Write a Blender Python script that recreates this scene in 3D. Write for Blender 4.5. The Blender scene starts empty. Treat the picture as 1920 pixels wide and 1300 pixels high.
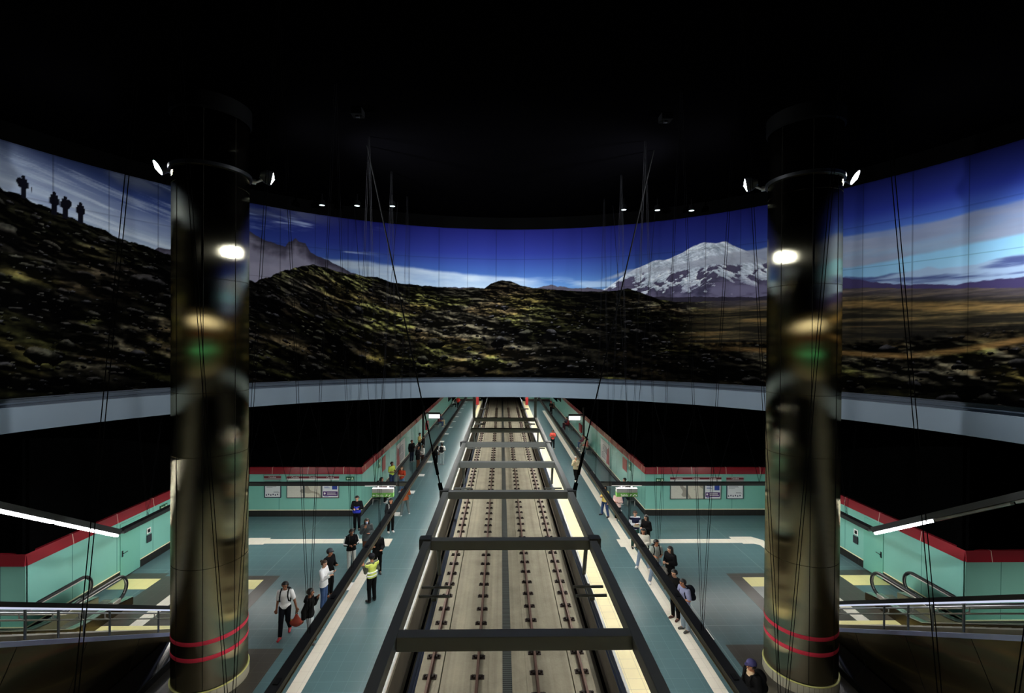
import bpy, bmesh, math, random
import numpy as np
from mathutils import Vector, Matrix
random.seed(7)
PI = math.pi
SC = bpy.context.scene
COL = SC.collection

# =============================== helpers ======================================================
def lin(c):
    """sRGB 0..255 -> linear"""
    out = []
    for v in c:
        v = v/255.0
        out.append(v/12.92 if v <= 0.04045 else ((v+0.055)/1.055)**2.4)
    return out

class MB:
    """collects simple shapes and links them as ONE mesh object"""
    def __init__(self): self.v = []; self.f = []
    def add(self, vs, fs):
        b = len(self.v); self.v += [tuple(p) for p in vs]; self.f += [tuple(b+i for i in f) for f in fs]; return self
    def box(self, x0, y0, z0, x1, y1, z1, ch=0.0):
        x0, x1 = min(x0, x1), max(x0, x1); y0, y1 = min(y0, y1), max(y0, y1); z0, z1 = min(z0, z1), max(z0, z1)
        if ch <= 0:
            vs = [(x, y, z) for x in (x0, x1) for y in (y0, y1) for z in (z0, z1)]
            return self.add(vs, [(0, 1, 3, 2), (4, 6, 7, 5), (0, 4, 5, 1), (2, 3, 7, 6), (0, 2, 6, 4), (1, 5, 7, 3)])
        bm = bmesh.new(); bmesh.ops.create_cube(bm, size=1)
        for w in bm.verts:
            w.co = Vector(((x0+x1)/2+w.co.x*(x1-x0), (y0+y1)/2+w.co.y*(y1-y0), (z0+z1)/2+w.co.z*(z1-z0)))
        bmesh.ops.bevel(bm, geom=bm.edges[:], offset=ch, segments=2, affect='EDGES', profile=0.5)
        bm.verts.index_update()
        self.add([tuple(w.co) for w in bm.verts], [tuple(w.index for w in f.verts) for f in bm.faces]); bm.free(); return self
    def beam(self, p0, p1, w, h, up=(0, 0, 1)):
        """bar of rectangular section w (sideways) x h (along up) from p0 to p1"""
        p0 = Vector(p0); p1 = Vector(p1); d = (p1-p0).normalized(); up = Vector(up)
        sd = d.cross(up).normalized(); u = sd.cross(d).normalized()
        vs = []
        for p in (p0, p1):
            for a, b in ((-1, -1), (1, -1), (1, 1), (-1, 1)): vs.append(p+sd*(a*w/2)+u*(b*h/2))
        return self.add(vs, [(3, 2, 1, 0), (4, 5, 6, 7), (0, 1, 5, 4), (1, 2, 6, 5), (2, 3, 7, 6), (3, 0, 4, 7)])
    def tube(self, path, r, seg=10, cap=True, r1=None):
        path = [Vector(p) for p in path]; n = len(path); rings = []
        ref = None
        for i, p in enumerate(path):
            d = (path[min(i+1, n-1)]-path[max(i-1, 0)]).normalized()
            if ref is None: ref = Vector((0, 0, 1)) if abs(d.z) < 0.9 else Vector((1, 0, 0))
            a = d.cross(ref).normalized(); b = a.cross(d).normalized()
            rr = r if r1 is None else r+(r1-r)*i/max(1, n-1)
            rings.append([p+a*(math.cos(2*PI*k/seg)*rr)+b*(math.sin(2*PI*k/seg)*rr) for k in range(seg)]); ref = b
        vs = [q for ring in rings for q in ring]; fs = []
        for i in range(n-1):
            for k in range(seg):
                k2 = (k+1) % seg
                fs.append((i*seg+k, i*seg+k2, (i+1)*seg+k2, (i+1)*seg+k))
        if cap: fs.append(tuple(range(seg-1, -1, -1))); fs.append(tuple((n-1)*seg+k for k in range(seg)))
        return self.add(vs, fs)
    def lathe(self, prof, c=(0, 0), seg=48, a0=0.0, a1=2*PI, closed=True):
        """prof: list of (r, z) swept about the vertical through c"""
        n = seg if closed else seg+1; vs = []; fs = []; m = len(prof)
        for k in range(n):
            a = a0+(a1-a0)*k/seg
            for r, z in prof: vs.append((c[0]+r*math.sin(a), c[1]+r*math.cos(a), z))
        for k in range(seg):
            k2 = (k+1) % n
            for i in range(m-1): fs.append((k*m+i, k*m+i+1, k2*m+i+1, k2*m+i))
        return self.add(vs, fs)
    def prism(self, poly, x0, x1, axis='x'):
        """poly: list of (y, z) extruded along x (or (x, z) along y, or (x, y) along z)"""
        n = len(poly); vs = []
        for t in (x0, x1):
            for a, b in poly: vs.append({'x': (t, a, b), 'y': (a, t, b), 'z': (a, b, t)}[axis])
        fs = [tuple(range(n)), tuple(range(2*n-1, n-1, -1))]
        for i in range(n):
            j = (i+1) % n; fs.append((i, i+n, j+n, j))
        return self.add(vs, fs)
    def mesh(self, name, m, smooth=False):
        me = bpy.data.meshes.new(name); me.from_pydata(self.v, [], self.f); me.update()
        bm = bmesh.new(); bm.from_mesh(me); bmesh.ops.recalc_face_normals(bm, faces=bm.faces[:]); bm.to_mesh(me); bm.free()
        if smooth:
            me.polygons.foreach_set('use_smooth', [True]*len(me.polygons))
            try: me.set_sharp_from_angle(angle=math.radians(35))
            except Exception: pass
        me.materials.append(m); return me
    def build(self, name, m, parent=None, smooth=False): return link(name, self.mesh(name, m, smooth), parent)

def link(name, me, parent=None):
    o = bpy.data.objects.new(name, me); COL.objects.link(o)
    if parent is not None:
        o.parent = parent; o.matrix_parent_inverse = Matrix.Translation(-world_loc(parent))
    return o
LOC = {}
def world_loc(o): return LOC.get(o.name, Vector((0, 0, 0)))
def tag(o, label=None, cat=None, group=None, kind=None):
    if label: o['label'] = label
    if cat: o['category'] = cat
    if group: o['group'] = group
    if kind: o['kind'] = kind
    return o
def thing(name, label, cat, loc=(0, 0, 0), group=None, rz=0.0, kind=None):
    o = bpy.data.objects.new(name, None); COL.objects.link(o); o.location = loc; o.rotation_euler = (0, 0, rz)
    o.empty_display_size = 0.2; LOC[o.name] = Vector(loc)
    return tag(o, label, cat, group, kind)
def struct(name, mb, m, label=None, smooth=False):
    o = mb.build(name, m, None, smooth); o['kind'] = 'structure'
    if label: o['label'] = label
    return o

# =============================== materials ====================================================
class N:
    """tiny node-tree writer"""
    def __init__(self, name):
        self.m = bpy.data.materials.new(name); self.m.use_nodes = True; self.t = self.m.node_tree; self.t.nodes.clear()
        self.out = self.t.nodes.new('ShaderNodeOutputMaterial')
    def n(self, typ, **kw):
        nd = self.t.nodes.new(typ)
        for k, v in kw.items():
            if hasattr(nd, k): setattr(nd, k, v)
            else: nd.inputs[k].default_value = v
        return nd
    def l(self, a, b): self.t.links.new(a, b)
    def bsdf(self, **kw):
        b = self.n('ShaderNodeBsdfPrincipled')
        for k, v in kw.items(): b.inputs[k].default_value = v
        self.l(b.outputs[0], self.out.inputs[0]); return b
    def math(self, op, a, b=None):
        nd = self.n('ShaderNodeMath', operation=op)
        for i, v in enumerate((a, b)):
            if v is None: continue
            if isinstance(v, (int, float)): nd.inputs[i].default_value = v
            else: self.l(v, nd.inputs[i])
        return nd.outputs[0]
    def mix(self, fac, a, b):
        nd = self.n('ShaderNodeMix', data_type='RGBA')
        for s, v in ((nd.inputs['Factor'], fac), (nd.inputs[6], a), (nd.inputs[7], b)):
            if isinstance(v, (int, float)): s.default_value = v
            elif isinstance(v, (list, tuple)): s.default_value = (*v[:3], 1)
            else: self.l(v, s)
        return nd.outputs[2]
    def pos(self): return self.n('ShaderNodeNewGeometry').outputs['Position']
    def obj(self): return self.n('ShaderNodeTexCoord').outputs['Object']
    def noise(self, vec, scale, detail=3, rough=0.55):
        nd = self.n('ShaderNodeTexNoise'); nd.inputs['Scale'].default_value = scale; nd.inputs['Detail'].default_value = detail
        nd.inputs['Roughness'].default_value = rough; self.l(vec, nd.inputs['Vector']); return nd.outputs['Fac']
    def mapping(self, vec, scale):
        nd = self.n('ShaderNodeMapping'); nd.inputs['Scale'].default_value = scale; self.l(vec, nd.inputs['Vector']); return nd.outputs[0]
    def sep(self, vec):
        nd = self.n('ShaderNodeSeparateXYZ'); self.l(vec, nd.inputs[0]); return nd.outputs
    def joint(self, coord, period, width, off=0.0):
        """1 on thin lines every `period` along coord"""
        a = self.math('ADD', coord, 1000*period+off); a = self.math('DIVIDE', a, period); a = self.math('FRACT', a)
        return self.math('LESS_THAN', a, width/period)
    def bump(self, b, h, strength=0.2, dist=0.01):
        nd = self.n('ShaderNodeBump'); nd.inputs['Strength'].default_value = strength; nd.inputs['Distance'].default_value = dist
        self.l(h, nd.inputs['Height']); self.l(nd.outputs[0], b.inputs['Normal'])

MATS = {}
def M(name, rgb, rough=0.5, metal=0.0, var=0.10, scale=6.0, spec=0.5, srgb=True, bump=0.0, coat=0.0):
    """plain procedural material: base colour with a little noise variation"""
    if name in MATS: return MATS[name]
    k = N(name); c = lin(rgb) if srgb else list(rgb)
    b = k.bsdf(Roughness=rough, Metallic=metal); b.inputs['Specular IOR Level'].default_value = spec; b.inputs['Coat Weight'].default_value = coat
    nz = k.noise(k.obj(), scale, 4)
    k.l(k.mix(nz, [v*(1-var) for v in c], [min(1, v*(1+var)) for v in c]), b.inputs['Base Color'])
    if bump: k.bump(b, k.noise(k.obj(), scale*8, 4), bump, 0.01)
    MATS[name] = k.m; return k.m
def EM(name, rgb, strength):
    if name in MATS: return MATS[name]
    k = N(name); e = k.n('ShaderNodeEmission'); e.inputs['Color'].default_value = (*rgb, 1); e.inputs['Strength'].default_value = strength
    k.l(e.outputs[0], k.out.inputs[0]); MATS[name] = k.m; return k.m

def tile_mat(name, rgb, joint_rgb, sx, sy, w=0.012, rough=0.28, var=0.10):
    k = N(name); b = k.bsdf(Roughness=rough); p = k.pos(); x, y, z = k.sep(p)
    lines = k.math('MAXIMUM', k.joint(x, sx, w, .11), k.joint(y, sy, w, .07))
    c = lin(rgb)
    cell = k.n('ShaderNodeTexWhiteNoise'); cell.noise_dimensions = '2D'
    cv = k.n('ShaderNodeCombineXYZ')
    k.l(k.math('FLOOR', k.math('DIVIDE', k.math('ADD', x, .11), sx)), cv.inputs[0]); k.l(k.math('FLOOR', k.math('DIVIDE', k.math('ADD', y, .07), sy)), cv.inputs[1]); k.l(cv.outputs[0], cell.inputs['Vector'])
    f = k.math('ADD', k.math('MULTIPLY', cell.outputs['Value'], .15), k.math('MULTIPLY', k.noise(p, .35, 3), .85))
    base = k.mix(f, [v*(1-var) for v in c], [v*(1+var) for v in c])
    if name == 'teal_floor_tile':
        big = k.math('MAXIMUM', k.joint(x, 4.10, .014, 1.3), k.joint(y, 4.10, .014, .9)); base = k.mix(k.math('MULTIPLY', big, .8), base, lin((150, 170, 168)))
    k.l(k.mix(lines, base, lin(joint_rgb)), b.inputs['Base Color'])
    MATS[name] = k.m; return k.m
def panel_mat(name, rgb, seam_rgb, axis, period, off=0.0, w=0.02, rough=0.18, var=0.06):
    k = N(name); b = k.bsdf(Roughness=rough); p = k.pos(); xyz = k.sep(p)
    ln = k.joint(xyz[axis], period, w, off); c = lin(rgb)
    nz = k.noise(k.mapping(p, (.6, .6, .25)), 2.0, 4)
    k.l(k.mix(ln, k.mix(nz, [v*(1-var) for v in c], [v*(1+var) for v in c]), lin(seam_rgb)), b.inputs['Base Color'])
    k.bump(b, k.noise(p, .8, 2), .05, .02)
    MATS[name] = k.m; return k.m

def streak_mat(name, rgb):
    k = N(name); b = k.bsdf(Roughness=.8); p = k.pos(); c = lin(rgb)
    s1 = k.noise(k.mapping(p, (3.2, .05, 1)), 1.0, 5, .65); s2 = k.noise(p, 1.1, 6, .65); s3 = k.noise(p, 14, 3)
    f = k.math('ADD', k.math('MULTIPLY', s1, .55), k.math('ADD', k.math('MULTIPLY', s2, .35), k.math('MULTIPLY', s3, .10)))
    r = k.n('ShaderNodeValToRGB'); r.color_ramp.elements[0].position = .34; r.color_ramp.elements[1].position = .66
    r.color_ramp.elements[0].color = (*[v*.62 for v in c], 1); r.color_ramp.elements[1].color = (*[min(1, v*1.22) for v in c], 1)
    k.l(f, r.inputs[0]); k.l(r.outputs[0], b.inputs['Base Color']); k.bump(b, s3, .3, .01); MATS[name] = k.m; return k.m
TEAL_RGB = (128, 190, 175)
floor_m = tile_mat('teal_floor_tile', (80, 109, 114), (98, 126, 129), 0.41, 0.41)
dark_tile = tile_mat('charcoal_floor_tile', (66, 63, 57), (84, 81, 75), 0.41, 0.41, var=.06)
cream_tile = tile_mat('cream_tactile_tile', (226, 221, 206), (196, 190, 176), 0.41, 0.41, w=.008, rough=.4, var=.06)
yellow_tile = tile_mat('pale_yellow_tactile_tile', (236, 228, 158), (214, 206, 140), 0.41, 0.10, w=.008, rough=.45, var=.05)
edge_tile = tile_mat('pale_yellow_edge_tile', (240, 228, 176), (200, 190, 150), 0.41, 0.41, w=.012, rough=.45, var=.05)
white_tile = tile_mat('white_door_marker_tile', (246, 246, 242), (235, 235, 230), 0.5, 0.5, w=.004, rough=.35, var=.02)
grey_tile = tile_mat('light_grey_tile', (150, 156, 152), (170, 174, 170), 0.41, 0.41)
teal_x = panel_mat('teal_wall_panel_across', TEAL_RGB, (60, 110, 100), 0, 1.9, .55)
teal_y = panel_mat('teal_wall_panel_along', TEAL_RGB, (60, 110, 100), 1, 1.9, .4)
red_x = panel_mat('red_band_across', (142, 34, 45), (214, 170, 160), 0, 1.9, .9, .025)
red_y = panel_mat('red_band_along', (142, 34, 45), (214, 170, 160), 1, 1.9, .4, .025)
black_m = M('black_hall_lining', (5, 5, 5), .8, var=.3, scale=.8, spec=0.0)
ceil_m = M('black_ceiling_paint', (3.2, 3, 4), .9, var=.2, scale=.5, spec=0.0)
skirt_m = panel_mat('dark_skirting', (30, 28, 26), (60, 58, 54), 1, .62, .1, .012, .4)
skirtx_m = panel_mat('dark_skirting_across', (30, 28, 26), (60, 58, 54), 0, .62, .1, .012, .4)
paleline_m = M('pale_trim_strip', (236, 228, 190), .4, var=.04)
band_m = panel_mat('pale_blue_fascia', (128, 143, 156), (98, 110, 122), 2, 9.0, 3.0, .01, .45, .06)
reveal_m = M('dark_slate_reveal', (62, 74, 88), .5, var=.2, scale=1)
conc_m = streak_mat('track_slab_concrete', (168, 162, 140))
conc2_m = streak_mat('plinth_concrete', (182, 176, 156))
ballast_m = M('trench_dark_concrete', (104, 97, 82), .85, var=.35, scale=1.4, bump=.4)
rail_m = M('rusty_rail_side', (92, 64, 52), .45, .4, var=.3, scale=9)
clip_m = M('rail_clip_iron', (38, 27, 23), .6, .4, var=.3, scale=20)
drain_m = panel_mat('drain_grating', (84, 92, 88), (34, 36, 34), 1, .09, 0, .04, .5)
beam_m = M('dark_grey_painted_steel', (134, 136, 130), .38, .0, var=.06, spec=.35, scale=1.5)
cable_m = M('black_cable', (9, 9, 9), .8, spec=0.0)
wire_m = M('steel_wire', (15, 15, 17), .7, spec=.05)
lamp_m = M('charcoal_lamp_housing', (66, 66, 66), .42, .25, var=.08)
lampend_m = M('aluminium_lamp_end', (128, 126, 116), .35, .7)
lamp_e = EM('lamp_diffuser_light', (1.0, .965, .90), 42.0)
spot_e = EM('floodlight_lens_light', (.93, .97, 1.0), 400.0)
chrome_m = M('brushed_stainless', (196, 194, 188), .28, 1.0, var=.05)
rubber_m = M('black_rubber', (22, 22, 24), .38)
bluealu_m = M('blue_grey_anodised_edge', (176, 186, 222), .35, .6, var=.05)
white_m = M('white_plastic', (226, 226, 222), .4)
black_plastic = M('black_plastic', (20, 20, 22), .4)
paper_m = M('poster_paper', (222, 224, 226), .5, var=.03)
green_m = M('exit_sign_green', (24, 92, 60), .4)
# ---- printed landscape on the curved wall (numpy) -------------------------------------------
def _hash(ix, iy, seed):
    h = (ix.astype(np.int64)*374761393 + iy.astype(np.int64)*668265263 + seed*974711) & 0x7fffffff
    h = ((h ^ (h >> 13))*1274126177) & 0x7fffffff
    h = h ^ (h >> 16)
    return (h & 0xffff)/65535.0
def vnoise(x, y, seed=0):
    ix = np.floor(x); iy = np.floor(y); fx = x-ix; fy = y-iy
    fx = fx*fx*(3-2*fx); fy = fy*fy*(3-2*fy)
    a = _hash(ix, iy, seed); b = _hash(ix+1, iy, seed); c = _hash(ix, iy+1, seed); d = _hash(ix+1, iy+1, seed)
    return (a*(1-fx)+b*fx)*(1-fy) + (c*(1-fx)+d*fx)*fy
def fbm(x, y, seed=0, octs=5, gain=0.5):
    s = 0; a = 1; t = 0
    for k in range(octs):
        s = s + a*vnoise(x*2**k + 17.3*k, y*2**k + 9.1*k, seed+k*31); t += a; a *= gain
    return s/t
def domes(x, y, seed, rmin=0.25, rmax=0.62):
    ix = np.floor(x); iy = np.floor(y); best = np.zeros_like(x); bid = np.zeros_like(x); up = np.zeros_like(x)
    for dx in (-1, 0, 1):
        for dy in (-1, 0, 1):
            cx = ix+dx; cy = iy+dy
            px = cx+_hash(cx, cy, seed); py = cy+_hash(cx, cy, seed+7); r = rmin+(rmax-rmin)*_hash(cx, cy, seed+13)**2
            dd = ((x-px)**2+(y-py)**2)/(r*r)
            h = np.sqrt(np.clip(1-dd, 0, 1))
            m = h > best
            best = np.where(m, h, best); bid = np.where(m, _hash(cx, cy, seed+19), bid); up = np.where(m, (y-py)/r, up)
    return best, bid, up
def ss(a, b, x):
    t = np.clip((x-a)/(b-a), 0, 1); return t*t*(3-2*t)
def mix(a, b, t):
    t = np.asarray(t)[..., None]; return a*(1-t)+b*t
FORE = [(-110, 14.4), (-80, 14.2), (-69.93, 13.81), (-69.67, 13.73), (-68.58, 13.78), (-67.91, 13.68), (-67.0, 13.58), (-65.73, 13.44), (-64.16, 13.36), (-62.69, 13.29), (-60.73, 13.14), (-58.67, 12.96), (-57.11, 12.84), (-55.32, 12.77), (-53.26, 12.66), (-47.8, 12.29), (-43.16, 11.98), (-42.1, 11.94), (-39.46, 12.3), (-36.77, 12.61), (-35.09, 12.82), (-33.11, 12.92), (-31.35, 12.84), (-29.29, 12.72), (-27.19, 12.64), (-25.01, 12.57), (-22.82, 12.57), (-19.67, 12.36), (-16.4, 12.3), (-7.99, 12.19), (-2.88, 12.21), (-1.52, 12.49), (0.56, 12.65), (2.24, 12.61), (3.98, 12.4), (6.73, 12.24), (10.07, 12.16), (14.59, 12.06), (21.47, 12.02), (24.11, 12.11), (26.67, 11.87), (29.76, 11.54), (32.83, 11.38), (38.71, 11.34), (46.76, 11.27), (52.47, 11.44), (56.85, 11.54), (64.64, 11.31), (69.82, 11.17), (74.29, 11.04), (110, 11.0)]
HAZE = [(-110, 9), (-69.93, 9.39), (-55.32, 12.71), (-54.58, 12.88), (-53.27, 12.86), (-47.81, 13.67), (-44.95, 14.24), (-42.9, 14.02), (-40.57, 13.74), (-37.64, 13.58), (-37.2, 13.80), (-36.6, 13.88), (-36.09, 14.06), (-35.5, 13.88), (-34.55, 13.82), (-33.67, 13.45), (-30.74, 13.18), (-28.98, 12.97), (-27.19, 12.69), (-25.01, 12.59), (-19.67, 12.25), (6.53, 12.2), (10.07, 12.37), (13.49, 12.24), (16.87, 12.24), (20.21, 12.06), (26.24, 11.71), (46.68, 11.42), (51.06, 11.89), (56.84, 11.9), (59.22, 11.73), (62.41, 11.51), (64.64, 11.42), (68.17, 11.31), (69.82, 11.35), (72.16, 11.38), (74.28, 11.38), (110, 11.4)]
SNOW = [(-110, 5), (14, 11), (16.59, 11.68), (20.85, 12.28), (22.13, 12.53), (24.04, 12.87), (26.2, 13.14), (28.52, 13.36), (29.89, 13.38), (31.25, 13.42), (33.39, 13.62), (35.14, 13.88), (36.94, 14.0), (38.63, 13.92), (40.29, 13.95), (41.44, 13.72), (43.05, 13.5), (45.17, 13.1), (47.01, 12.82), (51.04, 12.2), (56.48, 11.15), (110, 5)]
SNOWBASE = [(-110, 12), (20.79, 12.05), (26.24, 11.92), (31.74, 12.05), (36.99, 12.32), (41.96, 12.33), (46.65, 12.22), (51.06, 11.78), (110, 11)]
BANK = [(-110, 5), (-40, 12), (-35.59, 13.3), (-30.78, 13.3), (-28.99, 13.32), (-24.37, 13.38), (-19.69, 13.26), (-16.42, 13.22), (-9.71, 13.09), (0.5, 12.9), (7.12, 12.72), (12.59, 12.34), (20, 12.0), (110, 5)]
CTOP = [(-110, 0), (16, 12.4), (24.32, 13.0), (31.71, 13.07), (37.81, 13.33), (43.52, 13.43), (48.11, 13.52), (56.79, 13.43), (60.72, 13.40), (66.27, 13.42), (71.14, 13.5), (74.2, 13.55), (110, 14)]
CBOT = [(-110, 20), (16, 12.45), (24.32, 12.81), (31.72, 12.89), (37.82, 12.97), (43.54, 12.93), (48.13, 12.76), (52.43, 12.54), (56.83, 12.3), (63.61, 12.43), (69.78, 12.51), (74.23, 12.59), (110, 13)]
DCL = [(-110, 5), (54, 11.7), (56.84, 11.91), (60.18, 11.79), (63.63, 11.86), (65.79, 11.95), (66.84, 11.85), (70.28, 11.85), (72.1, 12.0), (74.26, 12.05), (110, 12.3)]
def itp(tab, a): return np.interp(a, [p[0] for p in tab], [p[1] for p in tab])
def mural_colour(ang, z):
    """sRGB colours (0..255) of the printed panorama at bearing ang (degrees) and height z (metres)."""
    C = lambda *c: np.array(c, float)
    s = np.radians(ang)*15.3
    fine = fbm(s*3, z*3, 3, 4)
    # sky
    t = np.clip((z-11.6)/(15.3-11.6), 0, 1)
    left = ss(-25, -55, ang); right = ss(35, 70, ang)
    g = lambda stops: np.stack([np.interp(t, [p[0] for p in stops], [p[1][k] for p in stops]) for k in range(3)], -1)
    mid_s = g([(0, (112, 150, 190)), (0.2, (86, 126, 178)), (0.4, (56, 84, 146)), (0.65, (38, 48, 118)), (1, (24, 25, 84))])
    left_s = g([(0, (150, 170, 190)), (0.3, (84, 108, 158)), (0.55, (46, 64, 126)), (0.8, (34, 50, 104)), (1, (32, 40, 68))])
    right_s = g([(0, (150, 195, 220)), (0.3, (130, 182, 215)), (0.5, (78, 112, 190)), (0.7, (40, 52, 138)), (1, (20, 22, 66))])
    col = mix(mix(mid_s, left_s, left), right_s, right)
    # streaked cirrus, sloping down to the right on the left side
    sx = s*0.22; sl = z + 0.30*(s+14)*left*0.8
    st = .6*fbm(sx*1.3+5, sl*3.4, 11, 6, .6)+.4*fbm(sx*3.0+2, sl*7.5, 12, 5, .6)
    col = mix(col, C(205, 212, 220), ss(0.52, 0.70, st)*0.85*left*(.55+.45*ss(14.4, 13.6, z)))
    low = ss(2.1, 0.1, z-itp(FORE, ang)-0.25*fbm(s*0.5, z*2, 5))*left*ss(-42, -48, ang)
    col = mix(col, C(205, 215, 222), low*(0.55+0.6*(fbm(s*.35, z*3+s*.5, 8)-0.3)))
    band = ss(0.42, 0.62, fbm(s*0.4, z*1.2+0.25*s, 15, 4))*ss(14.5, 15.1, z)
    col = mix(col, C(100, 105, 115), band*0.6*ss(-25, -38, ang))
    wisp = ss(0.60, 0.75, fbm(s*0.5+3, z*4+.5*s*.2, 21, 5))*ss(-20, -30, ang)*(1-left*0.6)
    col = mix(col, C(190, 205, 225), wisp*0.7)
    # low cloud bank, centre
    top = itp(BANK, ang)+0.10*(fbm(s*1.2, z*0+1, 25)-0.5)
    cb = ss(0.02, -0.18, z-top)*(0.72+0.5*(fbm(s*.8, z*4, 27)-0.5))*ss(13, 2, ang)
    col = mix(col, C(188, 198, 204), cb)
    cb2 = ss(0.5, 0.72, fbm(s*.45, z*3, 29))*ss(13.1, 12.4, z)*ss(-4, 4, ang)*ss(60, 40, ang)*.5
    col = mix(col, C(205, 212, 215), cb2)
    # snow mountain
    zr = z + 0.10*(fbm(s*2.2, z*2.2, 31)-0.5)
    sm = itp(SNOW, ang); base = itp(SNOWBASE, ang)
    sp = np.radians(38.5)*15.3; fall = z+.52*np.abs(s-sp)+.22*(fbm(s*1.1, z*1.6, 36, 4)-.5)
    rq = lambda o: .55*fbm(s*1.1+o, fall*4.6+o, 33, 6, .58)+.45*fbm(s*3.2+o, z*4.4+o, 34, 5)
    rock = rq(0.0); slope = rq(.10)-rock
    snowc = C(190, 198, 208)+slope[..., None]*C(560, 540, 500)
    rockc = C(70, 66, 88)+(rock[..., None]-0.5)*C(70, 60, 60)
    rk = ss(0.505, 0.56, rock+0.20*ss(0.3, -0.7, z-base)-0.12*ss(0.4, 1.1, z-base))
    mc = mix(np.clip(snowc, 96, 238), rockc, rk)
    mc = mix(mc, C(128, 122, 150), 0.75*ss(0.45, 0.65, fbm(s*.9, z*2.2, 35))*ss(0.2, -0.5, z-base))
    col = mix(col, mc, ss(0.02, -0.02, zr-sm))
    # cloud deck across the mountain and to the right edge
    wob = 0.16*(fbm(s*.9, z*2, 41)-0.5)
    a1 = ss(0.05, -0.06, z-itp(CTOP, ang)-wob); a2 = ss(-0.08, 0.05, z-itp(CBOT, ang)-wob)
    cd = mix(np.broadcast_to(C(142, 146, 162), col.shape), np.broadcast_to(C(184, 188, 198), col.shape), fbm(s*.7, z*3.5+s*.08, 43))
    cd = mix(cd, C(105, 112, 145), ss(50, 66, ang)*.45)
    col = mix(col, cd, a1*a2*(0.88-.25*ss(0.4, .7, fbm(s*.5, z*3, 45)))*ss(16, 24, ang))
    d = ss(0.04, -0.05, z-itp(DCL, ang)-0.25*(fbm(s*.9, z*1.5, 47)-0.5))*ss(53, 58, ang)
    col = mix(col, mix(np.broadcast_to(C(72, 84, 128), col.shape), np.broadcast_to(C(150, 172, 200), col.shape), ss(0.42, .62, fbm(s*.45, z*5, 49))), d)
    # hazy ranges
    hz = itp(HAZE, ang)+0.14*(fbm(s*3, s*0+2, 51, 6)-0.5)
    hc = mix(np.broadcast_to(C(50, 46, 58), col.shape), np.broadcast_to(C(124, 120, 136), col.shape),
             ss(-0.05, -0.75, z-hz+0.9*(fbm(s*.9, z*1.2, 53)-.5)+.25*(fbm(s*4, z*3-s*2, 54)-.5))*ss(-22, -30, ang))
    hc = mix(hc, C(64, 56, 92), ss(45, 55, ang))
    hc = mix(hc, C(92, 88, 100), ss(5, 9, ang)*ss(30, 22, ang)*.6)
    fogm = ss(0.35, 0.6, fbm(s*.55+2, z*1.3, 55))*ss(-24, -30, ang)*ss(0.1, -.5, z-hz)
    hc = mix(hc, C(146, 142, 158), fogm*.7)
    col = mix(col, hc, ss(0.015, -0.015, z-hz))
    # foreground ground
    near = ss(-10, -45, ang)
    fr = itp(FORE, ang)+(0.12+.14*near)*(fbm(s*2.6, s*0+.5, 61, 6)-0.5)
    dep = np.clip(fr-z, 0, 6)
    zz = z+.20*s*near                                   # the left slope tilts with the hill
    persp = 1/(.55+.42*dep)                              # not a coordinate scale: only weights the bands

    def relief(fx, fy, seed, oc=5):
        """light on mossy ground seen from afar: up-facing sides of an fbm surface"""
        wx = s*fx+.8*fbm(s*fx*.6, zz*fy*.6, seed+5, 3); wz = zz*fy+.6*fbm(s*fx*.6+3, zz*fy*.6, seed+6, 3)
        H = fbm(wx, wz, seed, oc, .55); H2 = fbm(wx+.10, wz+.22, seed, oc, .55)
        return np.clip((H-H2)*5.2+.16, -.2, 1), H

    r1, H1 = relief(1.5, 5.0, 401); r2, H2 = relief(1.0, 3.0, 411); r3, H3 = relief(.58, 1.6, 421, 6)
    dn = dep+1.1*near-.3
    w2 = ss(.4, 1.7, dn); w3 = ss(1.8, 3.6, dn)
    rel = (r1*(1-w2)+r2*w2)*(1-w3)+r3*w3; HH = (H1*(1-w2)+H2*w2)*(1-w3)+H3*w3
    grit = fbm(s*7, z*9, 431, 3)
    patch = ss(.36, .62, fbm(s*.22, z*.8+.12*s*near, 77, 4))
    moss = ss(.44, .58, fbm(s*.55+2, zz*1.3, 75, 4))
    warm = ss(.50, .66, fbm(s*.5+8, zz*1.8, 76, 4))
    b = .05+.95*np.clip(rel, 0, 1)**1.15*(.55+.9*(grit-.1))
    b = b*(.34+1.05*patch)+.05*(grit-.4)
    # scattered boulders, larger towards the viewer and on the left slope
    stone = np.zeros_like(b)
    for fx, fy, sd, lo, hi, dens in ((1.9, 3.2, 271, 0.5, 9, .74), (.85, 1.35, 371, 1.5, 9, .72), (4.2, 7.0, 471, .2, 9, .80)):
        wob = .35*(fbm(s*fx*2, zz*fy*2, sd+5, 3)-.5)
        h, i, u = domes(s*fx+wob, zz*fy+wob, sd, .14, .46)
        on = (h > 0)*(i > dens-.16*near)*ss(lo-.2, lo+.2, dn)
        bb = .04+.50*ss(.05, .75, u+.5*(grit-.5))*(.5+grit)
        b = np.where(on > .5, bb*(1-ss(.25, 0, h)*.5), b); stone = np.where(on > .5, i, stone)
    b = b*(1-.55*ss(1.4, 0.25, dep)*ss(-20, -8, ang)*ss(34, 14, ang))
    gc = mix(np.broadcast_to(C(128, 116, 98), col.shape), np.broadcast_to(C(168, 164, 84), col.shape), np.clip(.15+moss*.85, 0, 1))
    gc = mix(gc, C(196, 138, 62), warm*.34*(1-near*.2))
    gc = mix(gc, C(150, 146, 156), (stone > 0)*(.55+.35*(stone > .92)))
    gc = mix(gc, C(112, 108, 124), near*.28*ss(2.6, .6, dep))
    gcol = gc*np.clip(b*.80, 0.02, 1.0)[..., None]
    gcol = gcol*.88+gcol.mean(-1, keepdims=True)*.12
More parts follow.
